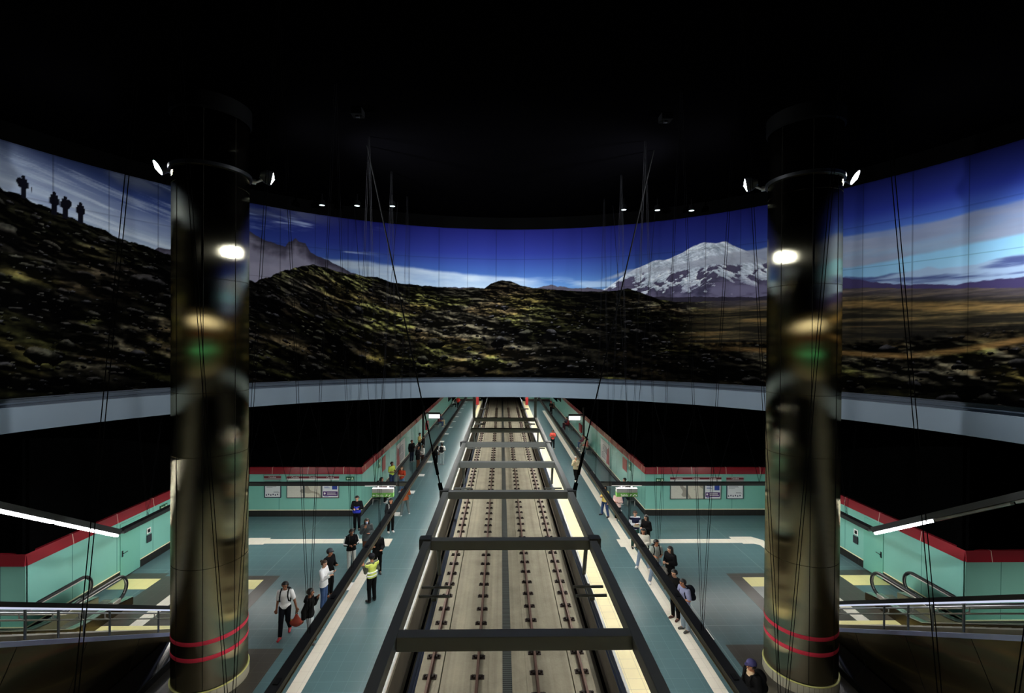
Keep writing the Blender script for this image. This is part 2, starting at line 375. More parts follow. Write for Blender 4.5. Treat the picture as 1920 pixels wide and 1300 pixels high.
    # open plain on the right: long golden streaks
    pl = ss(30, 42, ang)*ss(9.25+.35*(fbm(s*.5, s*0, 81)-.5)*2, 9.65, z-0.55*ss(58, 76, ang)+.25*(grit-.5))
    zw = z+.25*fbm(s*.25, z*.8, 82, 3)
    strk = fbm(s*.40+1, zw*9, 83, 6, .6); fin = fbm(s*3.0, z*26, 84, 3)
    pc = mix(np.broadcast_to(C(34, 31, 26), col.shape), np.broadcast_to(C(92, 80, 54), col.shape), ss(.36, .62, strk)*(.35+.9*fin))
    pc = mix(pc, C(158, 122, 72), ss(.56, .72, strk)*(.25+.7*fin))
    pc = mix(pc, C(90, 82, 94), ss(.50, .1, dep)*.6*(.6+.6*fin))
    pc = mix(pc, C(166, 130, 76), ss(0.20, 0.05, np.abs(dep-.55-.25*(fbm(s*.3, s*0, 85)-.5)))*.7*ss(50, 58, ang)*(.4+.9*fin))
    pc = mix(pc, C(30, 28, 26), ss(.9, 1.5, dep)*ss(2.4, 1.7, dep)*.55*ss(48, 60, ang))
    gcol = mix(gcol, pc, pl)
    gl = ss(.15, .03, np.abs(z-itp([(-110, 9.2), (30, 9.3), (57, 9.12), (64, 9.1), (69, 9.3), (74, 9.6), (110, 10)], ang)-.12*(fbm(s*.8, s*0, 87)-.5)))*ss(36, 46, ang)
    gcol = mix(gcol, C(164, 124, 72), gl*.75*(.4+.8*fin))
    gcol = gcol*(1-.35*ss(8.6, 7.7, z))[..., None]
    col = mix(col, gcol, ss(0.012, -0.012, z-fr))
    # four walkers in silhouette
    for (wa, f, h, pk) in ((-68.0, 13.69, .66, -1), (-65.3, 13.38, .70, 0), (-64.3, 13.34, .68, 1), (-62.85, 13.27, .66, 0)):
        x = s-np.radians(wa)*15.3; y = (z-f)/h*1.75
        x = x/h*1.75
        d1 = np.hypot(x/0.12, (y-1.6)/0.15)-1
        d2 = np.maximum(np.abs(x)/(0.21+.05*np.abs(y-1.1)), np.abs(y-1.12)/0.36)-1
        d3 = np.maximum(np.minimum(np.abs(x-.09), np.abs(x+.08))/0.085, np.abs(y-.4)/0.46)-1
        d4 = np.hypot((x-pk*.22)/0.2, (y-1.2)/0.3)-1 if pk else d1
        d5 = np.maximum(np.abs(x)/.30, np.abs(y-1.02)/.24)-1
        dd = np.minimum(np.minimum(np.minimum(d1, d2), np.minimum(d3, d4)), d5)
        col = mix(col, C(16, 16, 24), ss(.12, -.05, dd))
        if pk < 0:
            col = mix(col, C(18, 18, 26), ss(.02, .0, np.abs(x-.45-.05*y))*(y > 0)*(y < 1.0))
    # panel joints
    jx = np.abs(((ang+0.6) / 5.4+.5) % 1-.5)*5.4*.267
    jz = np.abs(((z-7.7)/1.5+.5) % 1-.5)*1.5
    col = col*(1-.28*np.maximum(ss(.022, .006, jx), .6*ss(.022, .006, jz)))[..., None]
    return np.clip(col, 3, 245)
# =============================== columns' brushed steel ======================================
def steel_mat(name, tint, rough, tail=.14):
    """brushed stainless: the brushing spreads reflections sideways, hardly up and down"""
    k = N(name); p = k.obj(); c = lin(tint)
    tg = k.n('ShaderNodeTangent', direction_type='RADIAL', axis='Z')
    br = k.noise(k.mapping(p, (.6, .6, 2.2)), 1.0, 3); col = k.mix(br, [v*.88 for v in c], [min(1, v*1.08) for v in c])
    def gl(dist, r, an):
        g = k.n('ShaderNodeBsdfAnisotropic', distribution=dist); g.inputs['Roughness'].default_value = r; g.inputs['Anisotropy'].default_value = an
        k.l(tg.outputs[0], g.inputs['Tangent']); k.l(col, g.inputs['Color']); return g
    a = gl('BECKMANN', rough, ANI); t_ = gl('GGX', rough*.9, ANI)
    bp = k.n('ShaderNodeBump'); bp.inputs['Strength'].default_value = .03; bp.inputs['Distance'].default_value = .02
    k.l(k.noise(k.mapping(p, (.5, .5, .9)), 1.0, 1), bp.inputs['Height']); k.l(bp.outputs[0], a.inputs['Normal']); k.l(bp.outputs[0], t_.inputs['Normal'])
    mx = k.n('ShaderNodeMixShader'); mx.inputs[0].default_value = tail; k.l(a.outputs[0], mx.inputs[1]); k.l(t_.outputs[0], mx.inputs[2]); k.l(mx.outputs[0], k.out.inputs[0])
    MATS[name] = k.m; return k.m
ANI = -.84
steel_m = steel_mat('column_steel', (176, 169, 142), .19)
clad_m = steel_mat('stair_cladding_steel', (96, 86, 66), .22)

# =============================== building shell ==============================================
CX, CY, CR = -0.13, 8.66, 15.3            # the round opening above the platforms
WL, WR, BY = -14.95, 15.35, 25.55         # hall side walls, hall end wall
PL, PR, FY = -7.53, 7.95, 77.0            # platform side walls, far end wall
EL, ER = -3.08, 3.45                      # platform edges
NY = -8.0                                 # how far the platforms run back under the concourse
# floors
fl = MB()
fl.box(-32, NY, -1.4, EL, BY, 0); fl.box(PL, BY, -1.4, EL, FY+2, 0)
fl.box(ER, NY, -1.4, 32, BY, 0); fl.box(ER, BY, -1.4, PR, FY+2, 0)
struct('floor', fl, floor_m)
tb = MB(); tb.box(EL, NY, -1.7, ER, FY+40, -1.42)
struct('floor', tb, ballast_m)
# concrete track slab: two plinth strips outside the rails and the wide bed between, with a gap for the drain
sl = MB()
sl.box(-2.62, NY, -1.42, -1.86, FY+40, -1.16); sl.box(-1.83, NY, -1.42, 0.10, FY+40, -1.19)
sl.box(0.40, NY, -1.42, 2.30, FY+40, -1.19); sl.box(2.33, NY, -1.42, 3.08, FY+40, -1.16)
sl.box(-1.0, NY, -1.19, -0.36, FY+40, -1.17); sl.box(0.86, NY, -1.19, 1.5, FY+40, -1.17)
struct('track_bed', sl, conc_m)
ts = MB(); ts.box(EL-.01, NY, -1.42, EL+.015, FY, -.16); ts.box(ER-.015, NY, -1.42, ER+.01, FY, -.16); struct('wall_trench', ts, ballast_m)
ts = MB(); ts.box(EL-.05, NY, -.16, EL+.03, FY, -.002); ts.box(ER-.03, NY, -.16, ER+.05, FY, -.002); struct('trim_18', ts, conc2_m)
dr = MB(); dr.box(0.10, NY, -1.42, 0.40, FY+40, -1.215)
struct('drain_channel', dr, drain_m)

def inlay(poly, m, name='trim', h=0.004):
    mb = MB(); mb.prism(poly, -0.02, h, 'z'); return struct(name, mb, m)
rect = lambda x0, y0, x1, y1: [(x0, y0), (x1, y0), (x1, y1), (x0, y1)]
# cream guide strips, cross strips, door markers, edge strips
inlay(rect(-5.72, NY, -5.32, 21.75), cream_tile, 'trim_1')
inlay(rect(5.80, NY, 6.20, 66), cream_tile, 'trim_2')
inlay([(-11.6, 22.0), (-11.0, 22.0), (-11.0, 22.1), (-6.2, 22.1), (-6.2, 21.75), (-5.15, 21.75), (-5.15, 22.6), (-11.0, 22.6), (-11.0, 22.75), (-12.0, 22.75), (-12.24, 22.3), (-12.24, 15.7), (-11.8, 15.7), (-11.8, 21.85)], cream_tile, 'trim_3', .005)
inlay([(12.0, 21.9), (11.5, 21.9), (11.5, 22.0), (6.6, 22.0), (6.6, 21.6), (5.6, 21.6), (5.6, 22.45), (11.2, 22.45), (11.2, 22.7), (12.3, 22.7), (12.66, 22.3), (12.66, 15.7), (12.22, 15.7), (12.22, 21.75)], cream_tile, 'trim_4', .005)
for sx, y in ((-1, 17.9), (1, 14.75)):
    while y < 78:
        x0, x1 = (-6.22, -5.72) if sx < 0 and y < 22 else ((-5.93, -5.42) if sx < 0 else (6.32, 6.85))
        if not (20.5 < y < 23.5): inlay(rect(x0, y, x1, y+.58), white_tile, 'trim_5' if sx < 0 else 'trim_6', .006)
        y += 3.83
for xs, nm in (((EL-.46, EL-.07, EL-.07, EL), 'trim_7'), ((ER+.08, ER+.72, ER, ER+.08), 'trim_8')):
    inlay(rect(xs[0], NY, xs[1], FY), edge_tile, nm, .005)
    inlay(rect(xs[2], NY, xs[3], FY), grey_tile, nm, .006)
# charcoal areas and yellow landing strips by stairs and escalators
for mx in (lambda x: x, lambda x: .46-x):
    R2 = lambda a, y0, b, y1: rect(min(mx(a), mx(b)), y0, max(mx(a), mx(b)), y1)
    inlay(R2(-32, NY, -6.62, 14.5), dark_tile, 'trim_9', .003)
    inlay(R2(-13.42, 14.5, -8.84, 19.05), dark_tile, 'trim_9', .003)
    inlay(R2(-14.95, 18.75, -13.42, 19.3), dark_tile, 'trim_9', .003)
    inlay(R2(-11.3, 18.0, -9.34, 18.72), yellow_tile, 'trim_10', .006)
    inlay(R2(-11.3, 16.9, -9.34, 18.0), grey_tile, 'trim_10', .005)
    inlay(R2(-14.9, 18.05, -13.42, 18.85), yellow_tile, 'trim_10', .006)
    inlay(R2(-13.46, 15.1, -10.4, 15.72), yellow_tile, 'trim_10', .006)

# hall walls: skirting, teal cladding, red coping, black lining above
def wall_x(nm, x0, x1, y, face):      # runs along x; face = -1 looks towards the camera
    a, b = y, y-face*.06
    t = MB(); t.box(x0, a, .37, x1, b, 2.3); struct('wall_'+nm, t, teal_x)
    t = MB(); t.box(x0, y-face*.02, 0, x1, y-face*.10, .33); struct('baseboard_'+nm, t, skirtx_m)
    t = MB(); t.box(x0, y+face*.012, .33, x1, y-face*.08, .37); struct('trim_11', t, paleline_m)
    t = MB(); t.prism([(y+face*.05, 2.3), (y-face*.08, 2.3), (y-face*.12, 2.66), (y-face*.0, 2.66)], x0, x1, 'x'); struct('trim_12', t, red_x)
    t = MB(); t.box(x0, y-face*.12, 2.3, x1, y-face*.3, 6.75); struct('wall_'+nm+'_lining', t, black_m)
def wall_y(nm, x, y0, y1, face):      # runs along y; face = +1 looks towards +x
    t = MB(); t.box(x, y0, .37, x-face*.06, y1, 2.3); struct('wall_'+nm, t, teal_y)
    t = MB(); t.box(x-face*.02, y0, 0, x-face*.10, y1, .33); struct('baseboard_'+nm, t, skirt_m)
    t = MB(); t.box(x+face*.012, y0, .33, x-face*.08, y1, .37); struct('trim_11', t, paleline_m)
    t = MB(); t.prism([(x+face*.05, 2.3), (x-face*.08, 2.3), (x-face*.12, 2.66), (x, 2.66)], y0, y1, 'y'); struct('trim_12', t, red_y)
    t = MB(); t.box(x-face*.12, y0, 2.3, x-face*.3, y1, 6.75); struct('wall_'+nm+'_lining', t, black_m)
wall_x('back_left', WL, PL, BY, -1); wall_x('back_right', PR, WR, BY, -1)
wall_y('side_left', WL, 15.115, BY, 1); wall_y('side_right', WR, 15.115, BY, -1)
wall_x('return_left', -32, WL, 15.1, -1); wall_x('return_right', WR, 32, 15.1, -1)
wall_y('platform_left', PL, BY+.015, FY, 1); wall_y('platform_right', PR, BY+.015, FY, -1)
wall_x('end_left', PL, -3.3, FY, -1); wall_x('end_right', 3.65, PR, FY, -1)
# tunnel mouth and trench sides
t = MB(); t.box(-3.3, FY, -1.4, -3.6, FY+40, 6.75); t.box(3.65, FY, -1.4, 3.95, FY+40, 6.75); t.box(-3.6, FY+40, -1.5, 3.95, FY+40.3, 6.75); t.box(-3.3, FY, 2.66, 3.65, FY+.3, 6.75)
struct('wall_tunnel', t, black_m)
t = MB(); t.box(-32.3, NY-.3, -1.5, 32.3, NY, 6.75); t.box(-32.3, NY, 0, -32, 15.1, 6.75); t.box(32, NY, 0, 32.3, 15.1, 6.75)
struct('wall_under_concourse', t, black_m)

# slab around the round opening: ceiling of the platforms below, pale fascia, dark reveal
seg = 180
vs = []; fs = []
for k in range(seg):
    a = 2*PI*k/seg
    vs += [(CX+CR*math.sin(a), CY+CR*math.cos(a), 6.70), (CX+95*math.sin(a), CY+95*math.cos(a), 6.70)]
for k in range(seg):
    j = (k+1) % seg; fs.append((2*k, 2*k+1, 2*j+1, 2*j))
t = MB(); t.add(vs, fs); struct('ceiling_platform', t, ceil_m)
A0, A1 = math.radians(-118), math.radians(118)
t = MB(); t.lathe([(CR+.30, 6.68), (CR, 6.68), (CR, 7.42), (CR+.30, 7.42)], (CX, CY), 200, A0, A1, False); struct('trim_13', t, band_m, 'pale blue-grey curved fascia below the landscape mural', True)
t = MB(); t.lathe([(CR+.12, 7.42), (CR+.12, 7.50), (CR+.06, 7.515), (CR+.06, 7.54), (CR+.10, 7.55), (CR+.10, 7.64), (CR+.04, 7.66), (CR+.04, 7.70)], (CX, CY), 200, A0, A1, False); struct('trim_14', t, reveal_m, 'dark slate recessed band between mural and fascia', True)
t = MB(); t.lathe([(CR+.02, 15.22), (CR+.02, 15.30), (CR+.30, 15.30), (CR+.30, 7.40)], (CX, CY), 160, A0, A1, False); struct('wall_mural_backing', t, black_m, smooth=True)
t = MB(); t.lathe([(0.0, 15.9), (CR+.4, 15.9)], (CX, CY), 96); struct('ceiling', t, ceil_m)
t = MB(); t.lathe([(CR+.30, 15.25), (CR+.30, 15.95)], (CX, CY), 120); struct('wall_drum', t, black_m)
# concourse behind the camera (seen in the polished columns)
conc_floor = M('concourse_floor', (120, 114, 100), .35, var=.1)
cf = M('concourse_ceiling', (170, 150, 110), .7, var=.05)
t = MB(); t.box(-20, -18.2, 6.8, 20, 0.4, 7.7); struct('floor', t, conc_floor)
t = MB(); t.box(-20, -18.2, 10.75, 20, 0.1, 11.0); struct('ceiling_concourse', t, cf)
t = MB(); t.box(-20, -18.4, 7.7, 20, -18.2, 9.75); struct('wall_concourse', t, teal_x)
t = MB(); t.box(-20, -18.4, 9.75, 20, -18.15, 10.15); struct('trim_15', t, red_x)
t = MB(); t.box(-20, -18.4, 10.15, 20, -18.2, 10.75); t.box(-20.2, -18.4, 7.7, -20, 0.1, 10.75); t.box(20, -18.4, 7.7, 20.2, 0.1, 10.75); struct('wall_concourse_side', t, cf)
t = MB(); t.box(-14.5, 0.0, 11.0, 14.5, 0.2, 16.0); struct('wall_fascia', t, black_m)
# =============================== mural mesh ===================================================
def build_mural():
    cols = np.concatenate([np.linspace(-112, -72.5, 90, endpoint=False), np.linspace(-72.5, 76.5, 1750, endpoint=False), np.linspace(76.5, 112, 80)])
    zs = np.linspace(7.70, 15.22, 290)
    A, Z = np.meshgrid(cols, zs, indexing='ij')
    rgb = np.concatenate([mural_colour(A[i:i+120], Z[i:i+120]) for i in range(0, len(cols), 120)])/255.0
    lin_ = np.where(rgb <= .04045, rgb/12.92, ((rgb+.055)/1.055)**2.4)
    a = np.radians(A); co = np.stack([CX+CR*np.sin(a), CY+CR*np.cos(a), Z], -1).reshape(-1, 3)
    nc, nz = A.shape; idx = np.arange(nc*nz).reshape(nc, nz)
    q = np.stack([idx[:-1, :-1], idx[:-1, 1:], idx[1:, 1:], idx[1:, :-1]], -1).reshape(-1, 4)
    me = bpy.data.meshes.new('landscape_mural')
    me.vertices.add(len(co)); me.vertices.foreach_set('co', co.ravel().astype(np.float32))
    me.loops.add(len(q)*4); me.loops.foreach_set('vertex_index', q.ravel().astype(np.int32))
    me.polygons.add(len(q)); me.polygons.foreach_set('loop_start', np.arange(0, len(q)*4, 4, dtype=np.int32))
    me.update(calc_edges=True); me.polygons.foreach_set('use_smooth', [True]*len(q))
    at = me.color_attributes.new('print', 'FLOAT_COLOR', 'POINT')
    at.data.foreach_set('color', np.concatenate([lin_, np.ones((*lin_.shape[:2], 1))], -1).ravel().astype(np.float32))
    k = N('landscape_print'); b = k.bsdf(Roughness=.6); b.inputs['Specular IOR Level'].default_value = 0.0
    ca = k.n('ShaderNodeVertexColor', layer_name='print')
    g = k.noise(k.mapping(k.pos(), (22, 22, 22)), 1.0, 3)          # print grain
    k.l(k.mix(.16, ca.outputs['Color'], None) if False else ca.outputs['Color'], b.inputs['Base Color'])
    me.materials.append(k.m)
    o = link('landscape_mural', me)
    tag(o, 'huge curved landscape photo mural of mossy hills, blue sky and snowy peak', 'mural')
build_mural()

# =============================== columns and floodlights ======================================
def column(cx, cy, label):
    R = .915; t = thing('steel_column', label, 'column', (cx, cy, 0), 'polished steel columns')
    prof = [(R-.03, .30)]
    for z in (.30, 3.48, 6.39, 8.06, 11.05, 13.6):
        prof += [(R, z+.012), ]
        nz = {.30: 3.48, 3.48: 6.39, 6.39: 8.06, 8.06: 11.05, 11.05: 13.6, 13.6: 15.55}[z]
        prof += [(R, nz-.012), (R-.012, nz-.006), (R-.012, nz+.006)]
    sh = MB().lathe(prof, (cx, cy), 96).build('shaft', steel_m, t, True)
    sh.location = (cx, cy, 0); sh.matrix_parent_inverse = Matrix.Translation((-cx, -cy, 0)); sh.data.transform(Matrix.Translation((-cx, -cy, 0)))
    sg = 1 if cx < 0 else -1
    for a in (sg*math.radians(160), sg*math.radians(205), sg*math.radians(112)):
        x, y = cx+math.sin(a)*(R+.001), cy+math.cos(a)*(R+.001)
        MB().tube([(x, y, .32), (x, y, 15.5)], .008, 6).build('seam', M('seam_shadow_gap', (22, 20, 17), .7, spec=.1), t)
    for z in (1.13, 1.55):
        MB().lathe([(R+.004, z-.055), (R+.006, z-.05), (R+.006, z+.05), (R+.004, z+.055)], (cx, cy), 72).build('red_stripe', M('red_stripe_film', (232, 58, 82), .4), t, True)['label'] = 'red stripe around the column'
    MB().lathe([(R+.03, 0), (R+.03, .24), (R+.015, .262), (R-.03, .262)], (cx, cy), 64).build('base_ring', panel_steps, t, True)
    MB().lathe([(R+.036, .262), (R+.04, .275), (R+.02, .29), (R, .29)], (cx, cy), 64).build('base_trim', M('yellow_green_trim', (214, 214, 132), .4), t, True)
    MB().lathe([(R+.02, 15.45), (R+.06, 15.5), (R+.06, 15.9)], (cx, cy), 64).build('top_collar', M('top_collar_black', (6, 6, 6), .7, spec=.05), t, True)
    # ring bracket that carries the floodlights
    MB().lathe([(R+.01, 14.0), (R+.07, 14.0), (R+.07, 14.09), (R+.01, 14.09)], (cx, cy), 64).build('lamp_ring', M('ring_grey', (46, 47, 49), .4, .7), t, True)
    return t
panel_steps = panel_mat('column_base_stone', (176, 172, 150), (120, 116, 100), 0, .12, 0, .01, .4)
column(-8.04, 13.2, 'polished steel column on the left with floodlights and two red stripes near its foot')
column(8.60, 13.2, 'polished steel column on the right with floodlights and two red stripes near its foot')

def floodlight(cx, cy, ang, aim, label, energy):
    """lamp head on an arm out of the column ring; ang = bearing of the arm, aim = point it lights"""
    d = Vector((math.sin(ang), math.cos(ang), 0)); base = Vector((cx, cy, 14.05))+d*.985
    t = thing('floodlight', label, 'floodlight', tuple(base), 'floodlights on the columns')
    hub = base+d*.10
    MB().tube([base, hub], .075, 14).build('bracket', chrome_m, t, True)
    MB().tube([hub, hub+d*.22+Vector((0, 0, .14))], .035, 8).build('arm', chrome_m, t, True)
    hd = hub+d*.34+Vector((0, 0, .20)); ax = (Vector(aim)-hd).normalized()
    up = Vector((0, 0, 1)); sd = ax.cross(up).normalized(); u = sd.cross(ax)
    def ring(r0, c): return [c+sd*math.cos(2*PI*k/20)*r0+u*math.sin(2*PI*k/20)*r0 for k in range(20)]
    v = ring(.09, hd-ax*.24)+ring(.19, hd-ax*.09)+ring(.215, hd+ax*.08)+ring(.195, hd+ax*.08)+ring(.18, hd-ax*.01)
    f = [(i*20+k, i*20+(k+1) % 20, (i+1)*20+(k+1) % 20, (i+1)*20+k) for i in range(4) for k in range(20)]+[tuple(range(19, -1, -1))]
    hdo = MB().add(v, f).build('head', M('floodlight_head', (70, 72, 76), .3, .7), t, True)
    c0 = hd+ax*.075
    MB().add(ring(.193, c0)+[c0+ax*.07], [(k, (k+1) % 20, 20) for k in range(20)]).build('lens', spot_e, hdo, True)['label'] = 'glowing white lens'
    L = bpy.data.lights.new('floodlight_beam', 'SPOT'); L.energy = energy; L.spot_size = math.radians(112); L.spot_blend = 1.0; L.shadow_soft_size = .22; L.color = (.90, .95, 1.0)
    lo = bpy.data.objects.new('floodlight_beam', L); COL.objects.link(lo); lo.location = c0+ax*.10; lo.rotation_euler = ax.to_track_quat('-Z', 'Y').to_euler()
    lo.parent = t; lo.matrix_parent_inverse = Matrix.Translation(-base)
FE = 6400
floodlight(-8.04, 13.2, math.radians(55), (5, 21, 11.6), 'floodlight on the right-hand flank of the left steel column', FE)
floodlight(-8.04, 13.2, math.radians(-88), (-15.4, 8, 9.4), 'floodlight on the outer flank of the left steel column', FE*.5)
floodlight(8.60, 13.2, math.radians(-55), (-5, 21, 11.6), 'floodlight on the left-hand flank of the right steel column', FE)
floodlight(8.60, 13.2, math.radians(88), (15.4, 8, 9.4), 'floodlight on the outer flank of the right steel column', FE*.5)

def downlight(x, y, label):
    t = thing('downlight', label, 'ceiling light', (x, y, 15.9), 'row of small ceiling lights')
    MB().lathe([(.0, 15.42), (.13, 15.40), (.15, 15.5), (.10, 15.62), (.03, 15.64), (.03, 15.9)], (x, y), 18).build('housing', M('downlight_housing', (10, 10, 11), .7, spec=.0), t, True)
    MB().lathe([(.0, 15.395), (.115, 15.395)], (x, y), 18).build('lens', EM('downlight_lens', (.8, .95, 1), 2.2), t)
pos6 = ['outermost, nearest the left steel column', 'middle', 'innermost, nearest the tracks']
for x, w in zip((-7.86, -6.34, -4.81), pos6): downlight(x, 20.7, 'small ceiling light left of the tracks, %s of its three' % w)
for x, w in zip((5.41, 6.92, 8.45), ['innermost, nearest the tracks', 'middle', 'outermost, nearest the right steel column']): downlight(x, 20.8, 'small ceiling light right of the tracks, %s of its three' % w)
for x, sd in ((-4.04, 'left'), (4.60, 'right')):
    t = thing('ceiling_speaker', 'dim square ceiling unit high above the %s platform' % sd, 'speaker', (x, 13.2, 15.9), 'square units on the dark ceiling')
    MB().box(x-.16, 13.04, 15.72, x+.16, 13.36, 15.9, .02).build('casing', M('speaker_casing', (20, 20, 21), .8, spec=.0), t)
    MB().box(x-.05, 13.15, 15.68, x+.05, 13.25, 15.73).build('grille', black_plastic, t)

# =============================== rails, clips, third-rail bars ================================
rail_lab = ['rusty running rail nearest the left platform', 'rusty running rail just left of the central drain', 'rusty running rail just right of the central drain', 'rusty running rail nearest the right platform']
clip_me = None
for x, lb in zip((-2.20, -0.70, 1.19, 2.65), rail_lab):
    zb = -1.16 if abs(x-.22) > 1.5 else -1.19
    t = thing('running_rail', lb, 'rail', (x, NY, zb), 'running rails of the two tracks')
    pr = [(-.07, 0), (.07, 0), (.07, .015), (.012, .03), (.012, .12), (.036, .13), (.036, .16), (-.036, .16), (-.036, .13), (-.012, .12), (-.012, .03), (-.07, .015)]
    MB().prism([(x+a, zb+b) for a, b in pr], NY, FY+30, 'y').build('rail_bar', rail_m, t)
    if clip_me is None:
        mb = MB(); mb.box(-.22, -.10, 0, .22, .10, .035, .008)
        for s in (-1, 1):
            mb.box(s*.055, -.07, .02, s*.13, .07, .075, .012); mb.tube([(s*.15, 0, .02), (s*.15, 0, .10)], .032, 8)
        clip_me = mb.mesh('rail_fastener', clip_m)
    for k in range(68):
        y = 12.9+k*.955+(.18 if x > 0 else 0)
        o = bpy.data.objects.new('rail_fastener', clip_me); COL.objects.link(o); o.parent = t; o.location = (0, y-NY, .001)
# concrete shelf strips with dark conduits in the side trenches
for x, lb in ((-2.9, 'left'), (3.28, 'right')):
    mb = MB(); mb.tube([(x, NY+.1, -1.30), (x, FY-.1, -1.30)], .05, 8); o = mb.build('trench_conduit', cable_m, None, True)
    tag(o, 'dark conduit along the trench below the %s platform edge' % lb, 'conduit')

# =============================== hung steel gantry over the tracks ============================
BT = 4.50; BH = .24; BW = .19; BLX, BRX = -1.91, 2.42
crossY = [4.2, 8.04, 11.87, 15.72, 19.6, 23.45, 27.3, 31.2]
g = thing('steel_gantry', 'dark grey steel ladder frame hung above the two tracks', 'gantry', (.25, 18, BT))
MB().box(BLX, 2.5, BT-BH, BLX+BW, 31.33, BT, .012).build('long_beam', beam_m, g); MB().box(BRX-BW, 2.5, BT-BH, BRX, 31.33, BT, .012).build('long_beam', beam_m, g)
for y in crossY: MB().box(BLX+BW, y-.23, BT-BH, BRX-BW, y, BT, .01).build('cross_beam', beam_m, g)
for x in (BLX+.13, BRX-.13):
    MB().box(x-.09, 31.1, BT, x+.09, 31.28, 6.7).build('hanger_post', beam_m, g)
for y in (11.87, 15.72, 23.45):
    for s, x in ((-1, BLX), (1, BRX)):
        mb = MB(); xo = x+s*.10
        mb.box(min(xo, x-s*BW-.0), y-.24, BT-.05, max(xo, x-s*BW), y+.02, BT+.045, .01); mb.box(xo, y-.22, BT-.22, xo-s*.10, y-.02, BT-.03)
        mb.build('joint_bracket', M('bracket_steel', (84, 86, 86), .4, .2), g)
# stay cables up to the ceiling
for s, (xa, xb) in ((-1, (-1.97, -4.46)), (1, (2.48, 5.05))):
    mb = MB(); a = Vector((xa, 15.6, BT+.03)); b = Vector((xb, 15.6, 15.9)); mb.tube([a, b], .022, 8)
    q = a.lerp(b, .045); mb.tube([q, a.lerp(b, .11)], .05, 8); mb.tube([a, a.lerp(b, .02)], .07, 8)
    mb.build('stay_cable', cable_m, g, True)
# overhead conductor rails under the gantry on hanger rods
for x, lb in ((-1.52, 'left'), (2.14, 'right')):
    t = thing('conductor_rail', 'blue-grey overhead conductor rail above the %s track' % lb, 'conductor rail', (x, 18, 3.3), 'overhead conductor rails')
    MB().prism([(x-.05, 3.34), (x+.05, 3.34), (x+.05, 3.36), (x+.02, 3.37), (x+.035, 3.46), (x-.035, 3.46), (x-.02, 3.37), (x-.05, 3.36)], 2.5, 74, 'y').build('profile', M('conductor_aluminium', (132, 140, 156), .4, .3), t)
    sg = -1 if x < 0 else 1
    for y in (11.75, 19.5, 27.2, 35, 43):
        xh = x+sg*.02
        if y < 30: MB().tube([(xh, y+.25, 3.5), (xh, y, BT-BH-.03)], .05, 8).build('hanger_rod', beam_m, t, True)
        mb = MB()
        for dy in (.05, .45): mb.tube([(x-.36, y-.9+dy, 3.52), (x+.36, y-.9+dy, 3.52)], .035, 8)
        mb.box(x-.06, y-.95, 3.46, x+.06, y-.3, 3.52); mb.build('support_arm', beam_m, t, True)

# =============================== hanging light bars ===========================================
ZL = 2.9
def lamp_bar(t, p0, p1, glow=True, w=.30, h=.15, lit=None, side=None):
    """housing bar from p0 to p1 with a diffuser along its underside"""
    p0 = Vector(p0); p1 = Vector(p1); n = (p1-p0).normalized()
    MB().beam(p0+Vector((0, 0, .0)), p1+Vector((0, 0, .0)), w, h).build('housing', lamp_m, t)
    L = (p1-p0).length; k = max(1, round(L/3.0)); dz = Vector((0, 0, -h/2+.002))
    for i in range(k):
        a = p0.lerp(p1, (i+.02)/k); b = p0.lerp(p1, (i+.98)/k)
        MB().beam(a+dz, b+dz, w*.55, .016).build('diffuser', lamp_e, t)
        MB().beam(a-n*.05+Vector((0, 0, h/2)), a+n*.12+Vector((0, 0, h/2+.0)), w*.45, .03).build('joint_clip', black_plastic, t)
def wires(t, pts):
    """two thin steel wires along every segment"""
    for a, b in pts:
        a = Vector(a); b = Vector(b); d = (b-a).normalized(); s = Vector((1, 0, 0)) if abs(d.x) < abs(d.y) else Vector((0, 1, 0))
        mb = MB()
        for o in (-.022, .022): mb.tube([a+s*o, b+s*o], .005, 5, False)
        mb.build('suspension_wire', wire_m, t)
